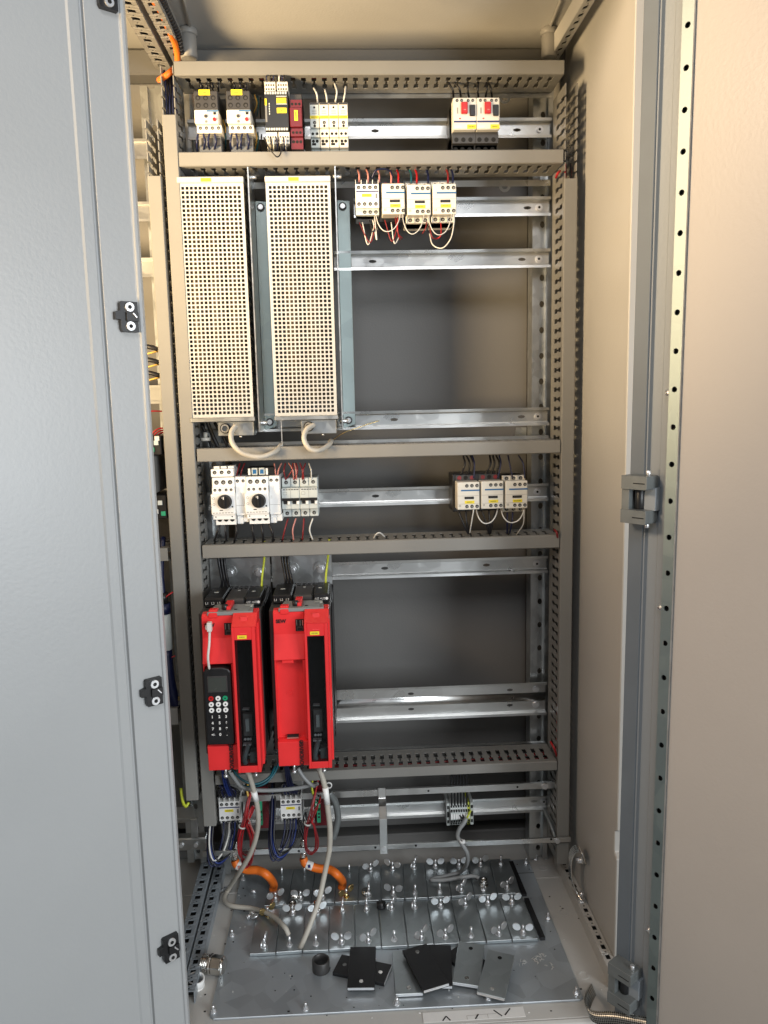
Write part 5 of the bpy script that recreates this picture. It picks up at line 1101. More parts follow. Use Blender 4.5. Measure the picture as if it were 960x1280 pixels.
for dx, who in ((0.0, 'left'), (0.1200, 'right')):
    cx = 0.0225 + dx
    for k in range(3):
        wire([(cx - 0.003 + .003 * k, -0.03, 0.352), (cx - 0.001 + .002 * k, -0.020, 0.31), (cx + .004 * k, -0.012, 0.270), (cx + 0.006 + .004 * k, 0.002, 0.235)], 0.0024, 'wbright' if (k < 2 and dx == 0) else 'wblue', 'blue lead from the %s red drive down to the small contactor' % who, 'blue leads above the small contactors')
    for k in range(7):
        a = random.uniform(-.022, .004); 
        wire([(cx + a, 0.05, 0.265), (cx + a * .6, 0.015 - .004 * (k % 3), 0.257), (cx - 0.014 + .006 * k, 0.004, 0.245), (cx - 0.012 + .0055 * k, 0.014, 0.226)], 0.0022, 'wblue' if k % 3 else 'wblack', 'dark blue lead looping into the top of the %s small contactor' % who, 'dark leads above the small contactors')
    for k in range(6):
        x = cx - 0.010 + .0055 * k
        zl = 0.098 + 0.006 * (k % 3) + (0.006 if dx else 0)
        wire([(x, 0.018, 0.172), (x - .001, 0.006, 0.150), (x - 0.012, -0.006, zl + 0.012), (cx - 0.034 + .003 * k, -0.012, zl), (cx - 0.040 + .002 * k, -0.006, zl + 0.030), (cx - 0.038 + .002 * k, 0.02, zl + 0.085), (cx - 0.034, 0.06, zl + 0.15)], 0.0019, ('wblue', 'wblack', 'wwhite' if dx == 0 else 'wblue', 'wblue', 'wbright', 'wblack')[k], '%s lead looping below the %s small contactor' % (('dark blue', 'black', 'white' if dx == 0 else 'dark blue', 'dark blue', 'bright blue', 'black')[k], who), 'leads looping below the small contactors')
    # red leads coiled beside the red module
    cxr = (0.060 if dx == 0 else 0.1855)
    for k in range(5 if dx == 0 else 3):
        w = 0.012 + 0.002 * k; zb = 0.096 + 0.006 * k if dx == 0 else 0.118 + 0.003 * k
        cz = (0.190 + zb) / 2; hz = (0.190 - zb) / 2; tw = random.uniform(-.15, .15)
        oval = [(cxr + w * math.sin(q_) * (0.55 + 0.45 * (0.5 + 0.5 * math.cos(q_ * 1.0))) + tw * 0.02 * math.cos(q_), -0.020 - 0.004 * math.sin(q_ * .5 + k), cz - hz * math.cos(q_)) for q_ in [-PI * .93 + PI * 1.86 * j / 11 for j in range(12)]]
        wire([(cxr + 0.018, 0.02, 0.262), (cxr + 0.008 - .001 * k, -0.008, 0.225)] + oval + [(cxr + 0.012, 0.0, 0.200 + .003 * k), (cxr + 0.019, 0.026, 0.212 - 0.006 * k)], 0.0017, 'wdred' if k % 3 else 'wred', 'dark red lead coiled beside the %s red module' % ('left' if dx == 0 else 'right'), 'coiled dark red leads', n=7, sub=7)
    b = MB(); b.ring((cxr - 0.006, -0.022, 0.182), (0.3, 0, 1), 0.0075, 0.006, 0.003, 'wwhite', 12); tag(b.build('cable_tie'), 'pale tie round the dark red leads beside the %s red module' % ('left' if dx == 0 else 'right'), 'cable tie')
    wire([(cxr + 0.006, 0.02, 0.262), (cxr + 0.004, 0.0, 0.245), (cxr + 0.008, 0.0, 0.225)], 0.0022, 'wamber' if dx == 0 else 'wyg', 'yellow lead dropping beside the %s dark red coil' % ('left' if dx == 0 else 'right'))
wire([(0.052, -0.014, 0.165), (0.047, -0.012, 0.140), (0.036, -0.01, 0.122), (0.030, 0.0, 0.110)], 0.0020, 'wwhite', 'white lead slanting below the left small contactor')
wire([(0.068, -0.028, 0.205), (0.074, -0.030, 0.185), (0.082, -0.028, 0.160)], 0.0014, 'wpink', 'thin pale lead in front of the left dark red coil')
# dark braided hose behind the right pale cable
b = MB(); b.tube([(0.2225, -0.0100, 0.2401), (0.2340, -0.0050, 0.2153), (0.2385, -0.0020, 0.1850), (0.2339, -0.0040, 0.1595), (0.2270, -0.0060, 0.1408)], 0.0066, 'hinge', 12, 8)
tag(b.build('braided_hose'), 'dark braided hose bowing out behind the right pale grey cable', 'hose')
b = MB(); b.ring((0.2255, -0.0750, 0.2872), (0.2, 1, 0), 0.006, 0.0045, 0.003, 'purewhite', 14); tag(b.build('cable_tie'), 'white tie loop below the right red drive', 'cable tie')

# ------------------------------------------------------------------ wires of the small devices
def many(lst, r, m, lab, grp): 
    for p in lst: wire(p, r, m, lab, grp)
many([[(0.4738, 0.0350, 1.5445), (0.4808, 0.0300, 1.5306), (0.4849, 0.0450, 1.5242)], [(0.4823, 0.0350, 1.5471), (0.4929, 0.0300, 1.5319), (0.4979, 0.0450, 1.5241)], [(0.5094, 0.0350, 1.5443), (0.5079, 0.0300, 1.5305), (0.5123, 0.0450, 1.5241)], [(0.5280, 0.0350, 1.5443), (0.5257, 0.0300, 1.5304), (0.5296, 0.0450, 1.5240)], [(0.5423, 0.0350, 1.5442), (0.5421, 0.0300, 1.5303), (0.5426, 0.0450, 1.5239)], [(0.5466, 0.0350, 1.5429), (0.5500, 0.0300, 1.5297), (0.5542, 0.0450, 1.5239)]], 0.0019, 'wblack', 'black wire rising from the motor starter pair into the duct', 'wires above the motor starters')
many([[(0.2360, 0.0300, 1.5342), (0.2415, 0.0200, 1.5199), (0.2422, 0.0280, 1.5083)], [(0.2556, 0.0300, 1.5314), (0.2582, 0.0200, 1.5172), (0.2591, 0.0280, 1.5083)], [(0.2727, 0.0300, 1.5419), (0.2765, 0.0200, 1.5237), (0.2732, 0.0280, 1.5095)], [(0.2922, 0.0300, 1.5366), (0.2903, 0.0200, 1.5197), (0.2872, 0.0280, 1.5095)]], 0.0015, 'wwhite', 'grey wire rising from the slim relays into the duct', 'wires above the slim relays')
wire([(0.3096, 0.03, 1.3975), (0.312, 0.022, 1.3871), (0.3116, 0.018, 1.3725)], 0.0016, 'wpink', 'pale red wire above the four pole contactor', 'wires above the four white contactors')
wire([(0.3253, 0.03, 1.3974), (0.3277, 0.022, 1.387), (0.3272, 0.018, 1.3724)], 0.0016, 'wpink', 'pale red wire above the four pole contactor', 'wires above the four white contactors')
wire([(0.3453, 0.03, 1.3972), (0.3476, 0.022, 1.3868), (0.3471, 0.018, 1.3722)], 0.0016, 'wpink', 'pale red wire above the four pole contactor', 'wires above the four white contactors')
wire([(0.3671, 0.035, 1.3985), (0.3693, 0.028, 1.3883), (0.3686, 0.022, 1.3717)], 0.0018, 'wpink', 'pale red wire above the white contactors near the top duct', 'wires above the four white contactors')
wire([(0.38, 0.035, 1.3984), (0.3822, 0.028, 1.3882), (0.3815, 0.022, 1.3716)], 0.0018, 'wred', 'red wire above the white contactors near the top duct', 'wires above the four white contactors')
wire([(0.4131, 0.035, 1.3981), (0.4152, 0.028, 1.3879), (0.4144, 0.022, 1.3713)], 0.0018, 'wred', 'red wire above the white contactors near the top duct', 'wires above the four white contactors')
wire([(0.403, 0.035, 1.3982), (0.4051, 0.028, 1.388), (0.4044, 0.022, 1.3714)], 0.0018, 'wteal', 'petrol wire above the white contactors near the top duct', 'wires above the four white contactors')
wire([(0.4333, 0.035, 1.3979), (0.4353, 0.028, 1.3878), (0.4344, 0.022, 1.3711)], 0.0018, 'wblue', 'dark blue wire above the white contactors near the top duct', 'wires above the four white contactors')
wire([(0.4694, 0.035, 1.3976), (0.4713, 0.028, 1.3875), (0.4703, 0.022, 1.3708)], 0.0018, 'wdred', 'dark red wire above the white contactors near the top duct', 'wires above the four white contactors')
wire([(0.4781, 0.035, 1.3976), (0.4799, 0.028, 1.3874), (0.4789, 0.022, 1.3708)], 0.0018, 'wblue', 'dark blue wire above the white contactors near the top duct', 'wires above the four white contactors')
wire([(0.3345, 0.0180, 1.3804), (0.3416, 0.0120, 1.3908), (0.3558, 0.0120, 1.3933), (0.3675, 0.0200, 1.3915), (0.3722, 0.0300, 1.3834)], 0.0017, 'wblue', 'dark blue jumper between the first two white contactors')
wl = 'white jumper wire sagging below two neighbouring white contactors'
wire([(0.3391, 0.0100, 1.3174), (0.3420, -0.0150, 1.2953), (0.3493, -0.0200, 1.2833), (0.3588, -0.0200, 1.2802), (0.3697, -0.0200, 1.2851), (0.3777, -0.0150, 1.2979), (0.3832, 0.0100, 1.3169)], 0.0009, 'wwhite', wl, 'white jumper wires of the upper contactors')
wire([(0.3861, 0.0100, 1.3169), (0.3878, -0.0150, 1.2926), (0.3942, -0.0200, 1.2790), (0.4028, -0.0200, 1.2756), (0.4127, -0.0200, 1.2825), (0.4201, -0.0150, 1.2969), (0.4260, 0.0100, 1.3178)], 0.0009, 'wwhite', wl, 'white jumper wires of the upper contactors')
wire([(0.4317, 0.0100, 1.3178), (0.4331, -0.0150, 1.2920), (0.4401, -0.0200, 1.2774), (0.4494, -0.0200, 1.2736), (0.4602, -0.0200, 1.2797), (0.4683, -0.0150, 1.2952), (0.4754, 0.0100, 1.3173)], 0.0009, 'wwhite', wl, 'white jumper wires of the upper contactors')
wire([(0.4748, -0.0200, 1.3103), (0.4739, -0.0200, 1.2889), (0.4691, -0.0120, 1.2677), (0.4563, 0.0000, 1.2552), (0.4403, 0.0100, 1.2628), (0.4370, 0.0300, 1.2863)], 0.0011, 'wwhite', 'long white wire drooping below the end contactor of the upper row')
wire([(0.3101, 0.0300, 1.3072), (0.3291, 0.0200, 1.2703), (0.3420, 0.0300, 1.3179)], 0.0010, 'wdred', 'thin dangling wire below the upper row of white contactors', 'dangling wires of the upper contactors')
wire([(0.3158, 0.0300, 1.3072), (0.3246, 0.0200, 1.2663), (0.3373, 0.0300, 1.3014)], 0.0010, 'wwhite', 'thin dangling wire below the upper row of white contactors', 'dangling wires of the upper contactors')
wire([(0.3347, 0.0300, 1.3111), (0.3406, 0.0200, 1.2743), (0.3378, 0.0300, 1.3207)], 0.0010, 'wwhite', 'thin dangling wire below the upper row of white contactors', 'dangling wires of the upper contactors')
wire([(0.3289, 0.0300, 1.3112), (0.3338, 0.0200, 1.2882), (0.3432, 0.0300, 1.3041)], 0.0010, 'wblack', 'thin dangling wire below the upper row of white contactors', 'dangling wires of the upper contactors')
wire([(0.3563, 0.0300, 1.3109), (0.3679, 0.0200, 1.2713), (0.3808, 0.0300, 1.3064)], 0.0010, 'wdred', 'thin dangling wire below the upper row of white contactors', 'dangling wires of the upper contactors')
wire([(0.3678, 0.0300, 1.3066), (0.3722, 0.0200, 1.2684), (0.3832, 0.0300, 1.2842)], 0.0010, 'wwhite', 'thin dangling wire below the upper row of white contactors', 'dangling wires of the upper contactors')
wire([(0.3752, 0.0300, 1.3148), (0.3783, 0.0200, 1.2877), (0.3875, 0.0300, 1.2786)], 0.0010, 'wdred', 'thin dangling wire below the upper row of white contactors', 'dangling wires of the upper contactors')
wire([(0.3831, 0.0300, 1.2759), (0.3784, 0.0200, 1.2905), (0.3795, 0.0300, 1.3147)], 0.0010, 'wred', 'thin dangling wire below the upper row of white contactors', 'dangling wires of the upper contactors')
wire([(0.4359, 0.0300, 1.3100), (0.4402, 0.0200, 1.2787), (0.4529, 0.0300, 1.2778)], 0.0010, 'wdred', 'thin dangling wire below the upper row of white contactors', 'dangling wires of the upper contactors')
wire([(0.4485, 0.0300, 1.2765), (0.4561, 0.0200, 1.2813), (0.4576, 0.0300, 1.3070)], 0.0010, 'wred', 'thin dangling wire below the upper row of white contactors', 'dangling wires of the upper contactors')
wire([(0.3469, 0.0300, 1.2791), (0.3426, 0.0200, 1.2950), (0.3404, 0.0300, 1.3110)], 0.0010, 'wblack', 'thin dangling wire below the upper row of white contactors', 'dangling wires of the upper contactors')
wire([(0.4239, 0.0300, 1.2865), (0.4288, 0.0200, 1.2940), (0.4330, 0.0300, 1.3100)], 0.0010, 'wdred', 'thin dangling wire below the upper row of white contactors', 'dangling wires of the upper contactors')
many([[(0.0348, 0.0120, 1.4553), (0.0316, 0.0100, 1.4389), (0.0286, 0.0300, 1.4293)], [(0.0431, 0.0120, 1.4552), (0.0453, 0.0100, 1.4388), (0.0384, 0.0300, 1.4292)], [(0.0541, 0.0120, 1.4552), (0.0508, 0.0100, 1.4388), (0.0509, 0.0300, 1.4291)], [(0.0624, 0.0120, 1.4551), (0.0646, 0.0100, 1.4387), (0.0565, 0.0300, 1.4291)], [(0.0927, 0.0120, 1.4549), (0.0894, 0.0100, 1.4385), (0.0887, 0.0300, 1.4289)], [(0.0996, 0.0120, 1.4549), (0.1018, 0.0100, 1.4384), (0.0972, 0.0300, 1.4288)], [(0.1106, 0.0120, 1.4548), (0.1073, 0.0100, 1.4384), (0.1056, 0.0300, 1.4287)], [(0.1189, 0.0120, 1.4548), (0.1212, 0.0100, 1.4383), (0.1154, 0.0300, 1.4287)]], 0.0019, 'wblue', 'dark blue wire dropping from an overload relay into the duct', 'wires below the overload relays')
many([[(0.0356, 0.0450, 1.5564), (0.0403, 0.0300, 1.5401), (0.0394, 0.0400, 1.5334)], [(0.0453, 0.0450, 1.5564), (0.0499, 0.0300, 1.5401), (0.0492, 0.0400, 1.5334)], [(0.0551, 0.0450, 1.5564), (0.0596, 0.0300, 1.5400), (0.0589, 0.0400, 1.5333)], [(0.0649, 0.0450, 1.5563), (0.0693, 0.0300, 1.5400), (0.0687, 0.0400, 1.5333)], [(0.0942, 0.0450, 1.5562), (0.0984, 0.0300, 1.5399), (0.0980, 0.0400, 1.5332)], [(0.1040, 0.0450, 1.5562), (0.1081, 0.0300, 1.5399), (0.1078, 0.0400, 1.5332)], [(0.1138, 0.0450, 1.5562), (0.1178, 0.0300, 1.5398), (0.1176, 0.0400, 1.5331)]], 0.0020, 'wblack', 'black wire rising from an overload relay into the duct', 'wires above the overload relays')
wire([(0.157, 0.012, 1.5354), (0.1574, -0.004, 1.5394), (0.159, 0.03, 1.5606)], 0.0013, 'wblue', 'thin blue wire rising from the black safety relay', 'wires above the safety relay')
wire([(0.1625, 0.012, 1.5353), (0.1642, -0.004, 1.5394), (0.1631, 0.03, 1.5593)], 0.0013, 'wblack', 'thin black wire rising from the black safety relay', 'wires above the safety relay')
wire([(0.1666, 0.012, 1.5353), (0.1696, -0.004, 1.5394), (0.1686, 0.03, 1.558)], 0.0013, 'wblue', 'thin blue wire rising from the black safety relay', 'wires above the safety relay')
wire([(0.1735, 0.012, 1.5353), (0.1737, -0.004, 1.5394), (0.1743, 0.03, 1.5606)], 0.0013, 'wblack', 'thin black wire rising from the black safety relay', 'wires above the safety relay')
wire([(0.1776, 0.012, 1.5353), (0.1791, -0.004, 1.5393), (0.1798, 0.03, 1.5592)], 0.0013, 'wwhite', 'thin white wire rising from the black safety relay', 'wires above the safety relay')
wire([(0.1817, 0.012, 1.5353), (0.1846, -0.004, 1.5393), (0.1825, 0.03, 1.5579)], 0.0013, 'wblue', 'thin blue wire rising from the black safety relay', 'wires above the safety relay')
wire([(0.1872, 0.012, 1.5353), (0.1873, -0.004, 1.5393), (0.1896, 0.03, 1.5605)], 0.0013, 'wblack', 'thin black wire rising from the black safety relay', 'wires above the safety relay')
wire([(0.1556, 0.0, 1.4428), (0.1547, 0.004, 1.4309), (0.1525, 0.04, 1.4315)], 0.0013, 'wwhite', 'thin white wire dropping from the black safety relay', 'wires below the safety relay')
wire([(0.1597, 0.0, 1.4427), (0.1616, 0.004, 1.4309), (0.1567, 0.04, 1.4314)], 0.0013, 'wblack', 'thin black wire dropping from the black safety relay', 'wires below the safety relay')
wire([(0.1652, 0.0, 1.4427), (0.1643, 0.004, 1.4309), (0.1624, 0.04, 1.4314)], 0.0013, 'wwhite', 'thin white wire dropping from the black safety relay', 'wires below the safety relay')
wire([(0.1693, 0.0, 1.4427), (0.1713, 0.004, 1.4308), (0.1666, 0.04, 1.4314)], 0.0013, 'wblue', 'thin blue wire dropping from the black safety relay', 'wires below the safety relay')
wire([(0.1776, 0.0, 1.4426), (0.1768, 0.004, 1.4308), (0.1752, 0.04, 1.4313)], 0.0013, 'wwhite', 'thin white wire dropping from the black safety relay', 'wires below the safety relay')
wire([(0.1817, 0.0, 1.4426), (0.1837, 0.004, 1.4307), (0.1794, 0.04, 1.4313)], 0.0013, 'wblue', 'thin blue wire dropping from the black safety relay', 'wires below the safety relay')
wire([(0.1859, 0.0, 1.4426), (0.1851, 0.004, 1.4307), (0.1837, 0.04, 1.4312)], 0.0013, 'wwhite', 'thin white wire dropping from the black safety relay', 'wires below the safety relay')
wire([(0.1487, 0.0000, 1.4428), (0.1586, -0.0120, 1.4207), (0.1705, -0.0140, 1.4070), (0.1772, -0.0080, 1.4153), (0.1772, 0.0000, 1.4321)], 0.0012, 'wblack', 'thin black wire looping below the safety relay')
wire([(0.2058, 0.0100, 1.4404), (0.2122, 0.0150, 1.4313), (0.2178, 0.0400, 1.4310)], 0.0010, 'wwhite', 'thin white wire below the red relay module')
wire([(0.1303, 0.05, 1.5315), (0.1348, 0.04, 1.5119), (0.1254, 0.055, 1.4985)], 0.0012, 'wamber', 'thin amber wire in the gap beside an overload relay', 'wires beside the overload relays')
wire([(0.1358, 0.05, 1.5288), (0.1375, 0.04, 1.5092), (0.1324, 0.055, 1.4958)], 0.0012, 'wteal', 'thin petrol wire in the gap beside an overload relay', 'wires beside the overload relays')
wire([(0.1414, 0.05, 1.5261), (0.1402, 0.04, 1.5065), (0.1394, 0.055, 1.4931)], 0.0012, 'wblack', 'thin black wire in the gap beside an overload relay', 'wires beside the overload relays')
wire([(0.1278, 0.05, 1.4753), (0.1323, 0.04, 1.4558), (0.1271, 0.055, 1.4417)], 0.0012, 'wamber', 'thin amber wire in the gap beside an overload relay', 'wires beside the overload relays')
wire([(0.1331, 0.05, 1.4685), (0.1348, 0.04, 1.4491), (0.1282, 0.055, 1.4349)], 0.0012, 'wteal', 'thin petrol wire in the gap beside an overload relay', 'wires beside the overload relays')
wire([(0.1401, 0.05, 1.4644), (0.1389, 0.04, 1.445), (0.1366, 0.055, 1.4307)], 0.0012, 'wblack', 'thin black wire in the gap beside an overload relay', 'wires beside the overload relays')
wire([(0.0732, 0.05, 1.489), (0.078, 0.04, 1.4696), (0.0707, 0.055, 1.4557)], 0.0012, 'wamber', 'thin amber wire in the gap beside an overload relay', 'wires beside the overload relays')
wire([(0.0754, 0.05, 1.4756), (0.0774, 0.04, 1.4562), (0.0743, 0.055, 1.4421)], 0.0012, 'wteal', 'thin petrol wire in the gap beside an overload relay', 'wires beside the overload relays')
wire([(0.0679, 0.05, 1.4689), (0.0672, 0.04, 1.4496), (0.0626, 0.055, 1.4354)], 0.0012, 'wblack', 'thin black wire in the gap beside an overload relay', 'wires beside the overload relays')
many([[(0.0386, 0.0200, 0.7730), (0.0319, 0.0100, 0.7552), (0.0233, 0.0200, 0.7355)], [(0.0475, 0.0200, 0.7728), (0.0467, 0.0100, 0.7548), (0.0456, 0.0200, 0.7349)], [(0.0638, 0.0200, 0.7723), (0.0673, 0.0100, 0.7541), (0.0605, 0.0200, 0.7344)], [(0.0965, 0.0200, 0.7714), (0.0969, 0.0100, 0.7533), (0.0978, 0.0200, 0.7333)], [(0.1114, 0.0200, 0.7709), (0.1147, 0.0100, 0.7527), (0.1142, 0.0200, 0.7328)], [(0.1248, 0.0200, 0.7705), (0.1325, 0.0100, 0.7522), (0.1337, 0.0200, 0.7322)]], 0.0022, 'wblack', 'black wire dropping from a rotary knob switch into the duct', 'wires below the knob switches')
wire([(0.1615, 0.03, 0.7725), (0.1555, 0.02, 0.7529), (0.1498, 0.025, 0.7323)], 0.0015, 'wdred', 'dark red wire dropping from the grey breakers into the duct', 'wires below the grey breakers')
wire([(0.1765, 0.03, 0.7721), (0.1704, 0.02, 0.7525), (0.1708, 0.025, 0.7317)], 0.0015, 'wpink', 'pale red wire dropping from the grey breakers into the duct', 'wires below the grey breakers')
wire([(0.1916, 0.03, 0.7717), (0.1899, 0.02, 0.7519), (0.1874, 0.025, 0.7312)], 0.0015, 'wdred', 'dark red wire dropping from the grey breakers into the duct', 'wires below the grey breakers')
wire([(0.2082, 0.03, 0.7712), (0.2019, 0.02, 0.7515), (0.207, 0.025, 0.7306)], 0.0015, 'wwhite', 'white wire dropping from the grey breakers into the duct', 'wires below the grey breakers')
wire([(0.1603, 0.04, 0.8762), (0.1578, 0.028, 0.8637), (0.1594, 0.035, 0.845)], 0.0013, 'wdred', 'reddish wire rising behind the knob switches and grey breakers', 'reddish wires below the resistor duct')
wire([(0.1663, 0.04, 0.8761), (0.1741, 0.028, 0.8633), (0.1744, 0.035, 0.8446)], 0.0013, 'wpink', 'reddish wire rising behind the knob switches and grey breakers', 'reddish wires below the resistor duct')
wire([(0.1738, 0.04, 0.8759), (0.1726, 0.028, 0.8634), (0.1594, 0.035, 0.845)], 0.0013, 'wdred', 'reddish wire rising behind the knob switches and grey breakers', 'reddish wires below the resistor duct')
wire([(0.1798, 0.04, 0.8757), (0.1831, 0.028, 0.8631), (0.1759, 0.035, 0.8445)], 0.0013, 'wdred', 'reddish wire rising behind the knob switches and grey breakers', 'reddish wires below the resistor duct')
wire([(0.1768, 0.04, 0.8758), (0.1801, 0.028, 0.8632), (0.1804, 0.035, 0.8444)], 0.0013, 'wpink', 'reddish wire rising behind the knob switches and grey breakers', 'reddish wires below the resistor duct')
wire([(0.1873, 0.04, 0.8756), (0.192, 0.028, 0.8629), (0.1909, 0.035, 0.8441)], 0.0013, 'wdred', 'reddish wire rising behind the knob switches and grey breakers', 'reddish wires below the resistor duct')
wire([(0.1978, 0.04, 0.8753), (0.1935, 0.028, 0.8628), (0.1939, 0.035, 0.8441)], 0.0013, 'wdred', 'reddish wire rising behind the knob switches and grey breakers', 'reddish wires below the resistor duct')
wire([(0.2038, 0.04, 0.8751), (0.2084, 0.028, 0.8624), (0.2075, 0.035, 0.8437)], 0.0013, 'wwhite', 'reddish wire rising behind the knob switches and grey breakers', 'reddish wires below the resistor duct')
wire([(0.0751, 0.04, 0.8784), (0.0717, 0.028, 0.866), (0.0668, 0.035, 0.8474)], 0.0013, 'wdred', 'reddish wire rising behind the knob switches and grey breakers', 'reddish wires below the resistor duct')
wire([(0.084, 0.04, 0.8782), (0.0791, 0.028, 0.8658), (0.0743, 0.035, 0.8472)], 0.0013, 'wdred', 'reddish wire rising behind the knob switches and grey breakers', 'reddish wires below the resistor duct')
wire([(0.1393, 0.04, 0.8768), (0.1414, 0.028, 0.8642), (0.1415, 0.035, 0.8455)], 0.0013, 'wpink', 'reddish wire rising behind the knob switches and grey breakers', 'reddish wires below the resistor duct')
wire([(0.1528, 0.04, 0.8764), (0.1473, 0.028, 0.864), (0.1445, 0.035, 0.8454)], 0.0013, 'wpink', 'reddish wire rising behind the knob switches and grey breakers', 'reddish wires below the resistor duct')
many([[(0.4968, 0.0400, 0.8829), (0.4982, 0.0300, 0.8669), (0.4912, 0.0350, 0.8454)], [(0.5029, 0.0400, 0.8828), (0.5074, 0.0300, 0.8667), (0.5050, 0.0350, 0.8450)], [(0.5106, 0.0400, 0.8826), (0.5150, 0.0300, 0.8665), (0.5141, 0.0350, 0.8448)], [(0.5474, 0.0400, 0.8817), (0.5470, 0.0300, 0.8657), (0.5371, 0.0350, 0.8442)], [(0.5535, 0.0400, 0.8815), (0.5546, 0.0300, 0.8655), (0.5479, 0.0350, 0.8439)], [(0.5597, 0.0400, 0.8813), (0.5638, 0.0300, 0.8652), (0.5571, 0.0350, 0.8436)]], 0.0019, 'wblack', 'black wire rising from a dark based contactor into the duct', 'wires above the lower contactors')
many([[(0.5120, 0.0300, 0.8832), (0.5149, 0.0200, 0.8673), (0.5124, 0.0150, 0.8406)], [(0.5638, 0.0300, 0.8819), (0.5649, 0.0200, 0.8660), (0.5578, 0.0150, 0.8394)], [(0.5806, 0.0300, 0.8815), (0.5816, 0.0200, 0.8656), (0.5866, 0.0150, 0.8387)], [(0.6005, 0.0300, 0.8810), (0.6075, 0.0200, 0.8649), (0.6095, 0.0150, 0.8381)]], 0.0014, 'wblue', 'dark blue wire rising from the lower row of contactors', 'wires above the lower contactors')
many([[(0.4839, 0.0200, 0.7801), (0.4902, 0.0120, 0.7596), (0.5019, 0.0200, 0.7350)], [(0.4976, 0.0200, 0.7797), (0.4978, 0.0120, 0.7594), (0.5034, 0.0200, 0.7349)], [(0.5113, 0.0200, 0.7793), (0.5069, 0.0120, 0.7591), (0.5050, 0.0200, 0.7349)], [(0.5281, 0.0200, 0.7788), (0.5343, 0.0120, 0.7584), (0.5418, 0.0200, 0.7338)], [(0.5419, 0.0200, 0.7784), (0.5419, 0.0120, 0.7581), (0.5433, 0.0200, 0.7337)], [(0.5557, 0.0200, 0.7780), (0.5480, 0.0120, 0.7580), (0.5449, 0.0200, 0.7337)]], 0.0019, 'wblack', 'black wire dropping from a dark based contactor into the duct', 'wires below the lower contactors')
many([[(0.5771, 0.0200, 0.7743), (0.5755, 0.0120, 0.7572), (0.5771, 0.0200, 0.7327)], [(0.5878, 0.0200, 0.7740), (0.5846, 0.0120, 0.7569), (0.5818, 0.0200, 0.7326)]], 0.0016, 'wblue', 'dark blue wire dropping from the all white contactor', 'wires below the lower contactors')
wire([(0.5175, 0.0200, 0.7822), (0.5173, -0.0050, 0.7707), (0.5237, -0.0100, 0.7612), (0.5326, -0.0100, 0.7582), (0.5427, -0.0100, 0.7625), (0.5506, -0.0050, 0.7724), (0.5587, 0.0200, 0.7810)], 0.0012, 'wwhite', 'white jumper wire sagging below the lower row of contactors', 'white jumper wires of the lower contactors')
wire([(0.5648, 0.0200, 0.7808), (0.5642, -0.0050, 0.7702), (0.5711, -0.0100, 0.7612), (0.5807, -0.0100, 0.7584), (0.5916, -0.0100, 0.7624), (0.6001, -0.0050, 0.7717), (0.6093, 0.0200, 0.7796)], 0.0012, 'wwhite', 'white jumper wire sagging below the lower row of contactors', 'white jumper wires of the lower contactors')
wire([(0.5080, -0.0100, 0.7850), (0.5050, 0.0000, 0.7565), (0.5050, 0.0200, 0.7349)], 0.0011, 'wwhite', 'white wire slanting to the duct below the left dark contactor')
wire([(0.6024, -0.0100, 0.7809), (0.6033, 0.0000, 0.7536), (0.5956, 0.0200, 0.7306)], 0.0011, 'wwhite', 'white wire slanting to the duct below the all white contactor')
wire([(0.3220, 0.0200, 0.7311), (0.3264, 0.0100, 0.7404), (0.3340, 0.0100, 0.7432), (0.3433, 0.0200, 0.7335)], 0.0014, 'wwhite', 'stub of white wire poking from the duct under the breakers')
for (pts, c, l) in (([(0.6609, 0.0050, 1.3740), (0.6613, -0.0040, 1.3782), (0.6693, 0.0100, 1.3862)], 'wred', 'red wire stub at the right end of the duct above the contactors'), ([(0.6641, 0.0050, 0.7403), (0.6657, -0.0060, 0.7360), (0.6690, 0.0000, 0.7257)], 'wdred', 'dark red wire stub at the right end of the duct above the drives'), ([(0.6615, 0.0100, 0.3150), (0.6663, -0.0020, 0.3053), (0.6746, 0.0100, 0.2843)], 'wred', 'red wire stub at the right end of the lowest duct')):
    wire(pts, 0.0022, c, l)

# orange cable and black conduit at the top left
wire([(-0.0019, -0.1400, 1.6105), (-0.0043, -0.1000, 1.6141), (-0.0038, -0.0600, 1.6166), (-0.0027, -0.0100, 1.6140), (-0.0000, 0.0300, 1.6050), (-0.0010, 0.0500, 1.5913), (-0.0038, 0.0600, 1.5810)], 0.0052, 'orange', 'orange cable hanging along the top left ceiling rail', None, 'cable', 'cable', 10)
wire([(-0.0065, 0.0300, 1.5650), (-0.0087, 0.0120, 1.5526), (-0.0200, 0.0120, 1.5450), (-0.0320, 0.0350, 1.5501)], 0.0050, 'orange', 'short run of orange cable poking through the left upright duct', None, 'cable', 'cable', 10)
b = MB(); pp = smooth([(0.0093, -0.1200, 1.6181), (0.0052, -0.0700, 1.6214), (0.0053, -0.0200, 1.6206), (0.0069, 0.0200, 1.6160), (0.0050, 0.0500, 1.6005)], 10)
for i in range(len(pp) - 1): 
    d = pp[i + 1] - pp[i]; b.cyl(pp[i], d, 0.0065 if i % 2 else 0.0052, d.length * 0.98, 'dgrey', 10)
tag(b.build('conduit'), 'black corrugated conduit beside the orange cable at the ceiling', 'conduit')

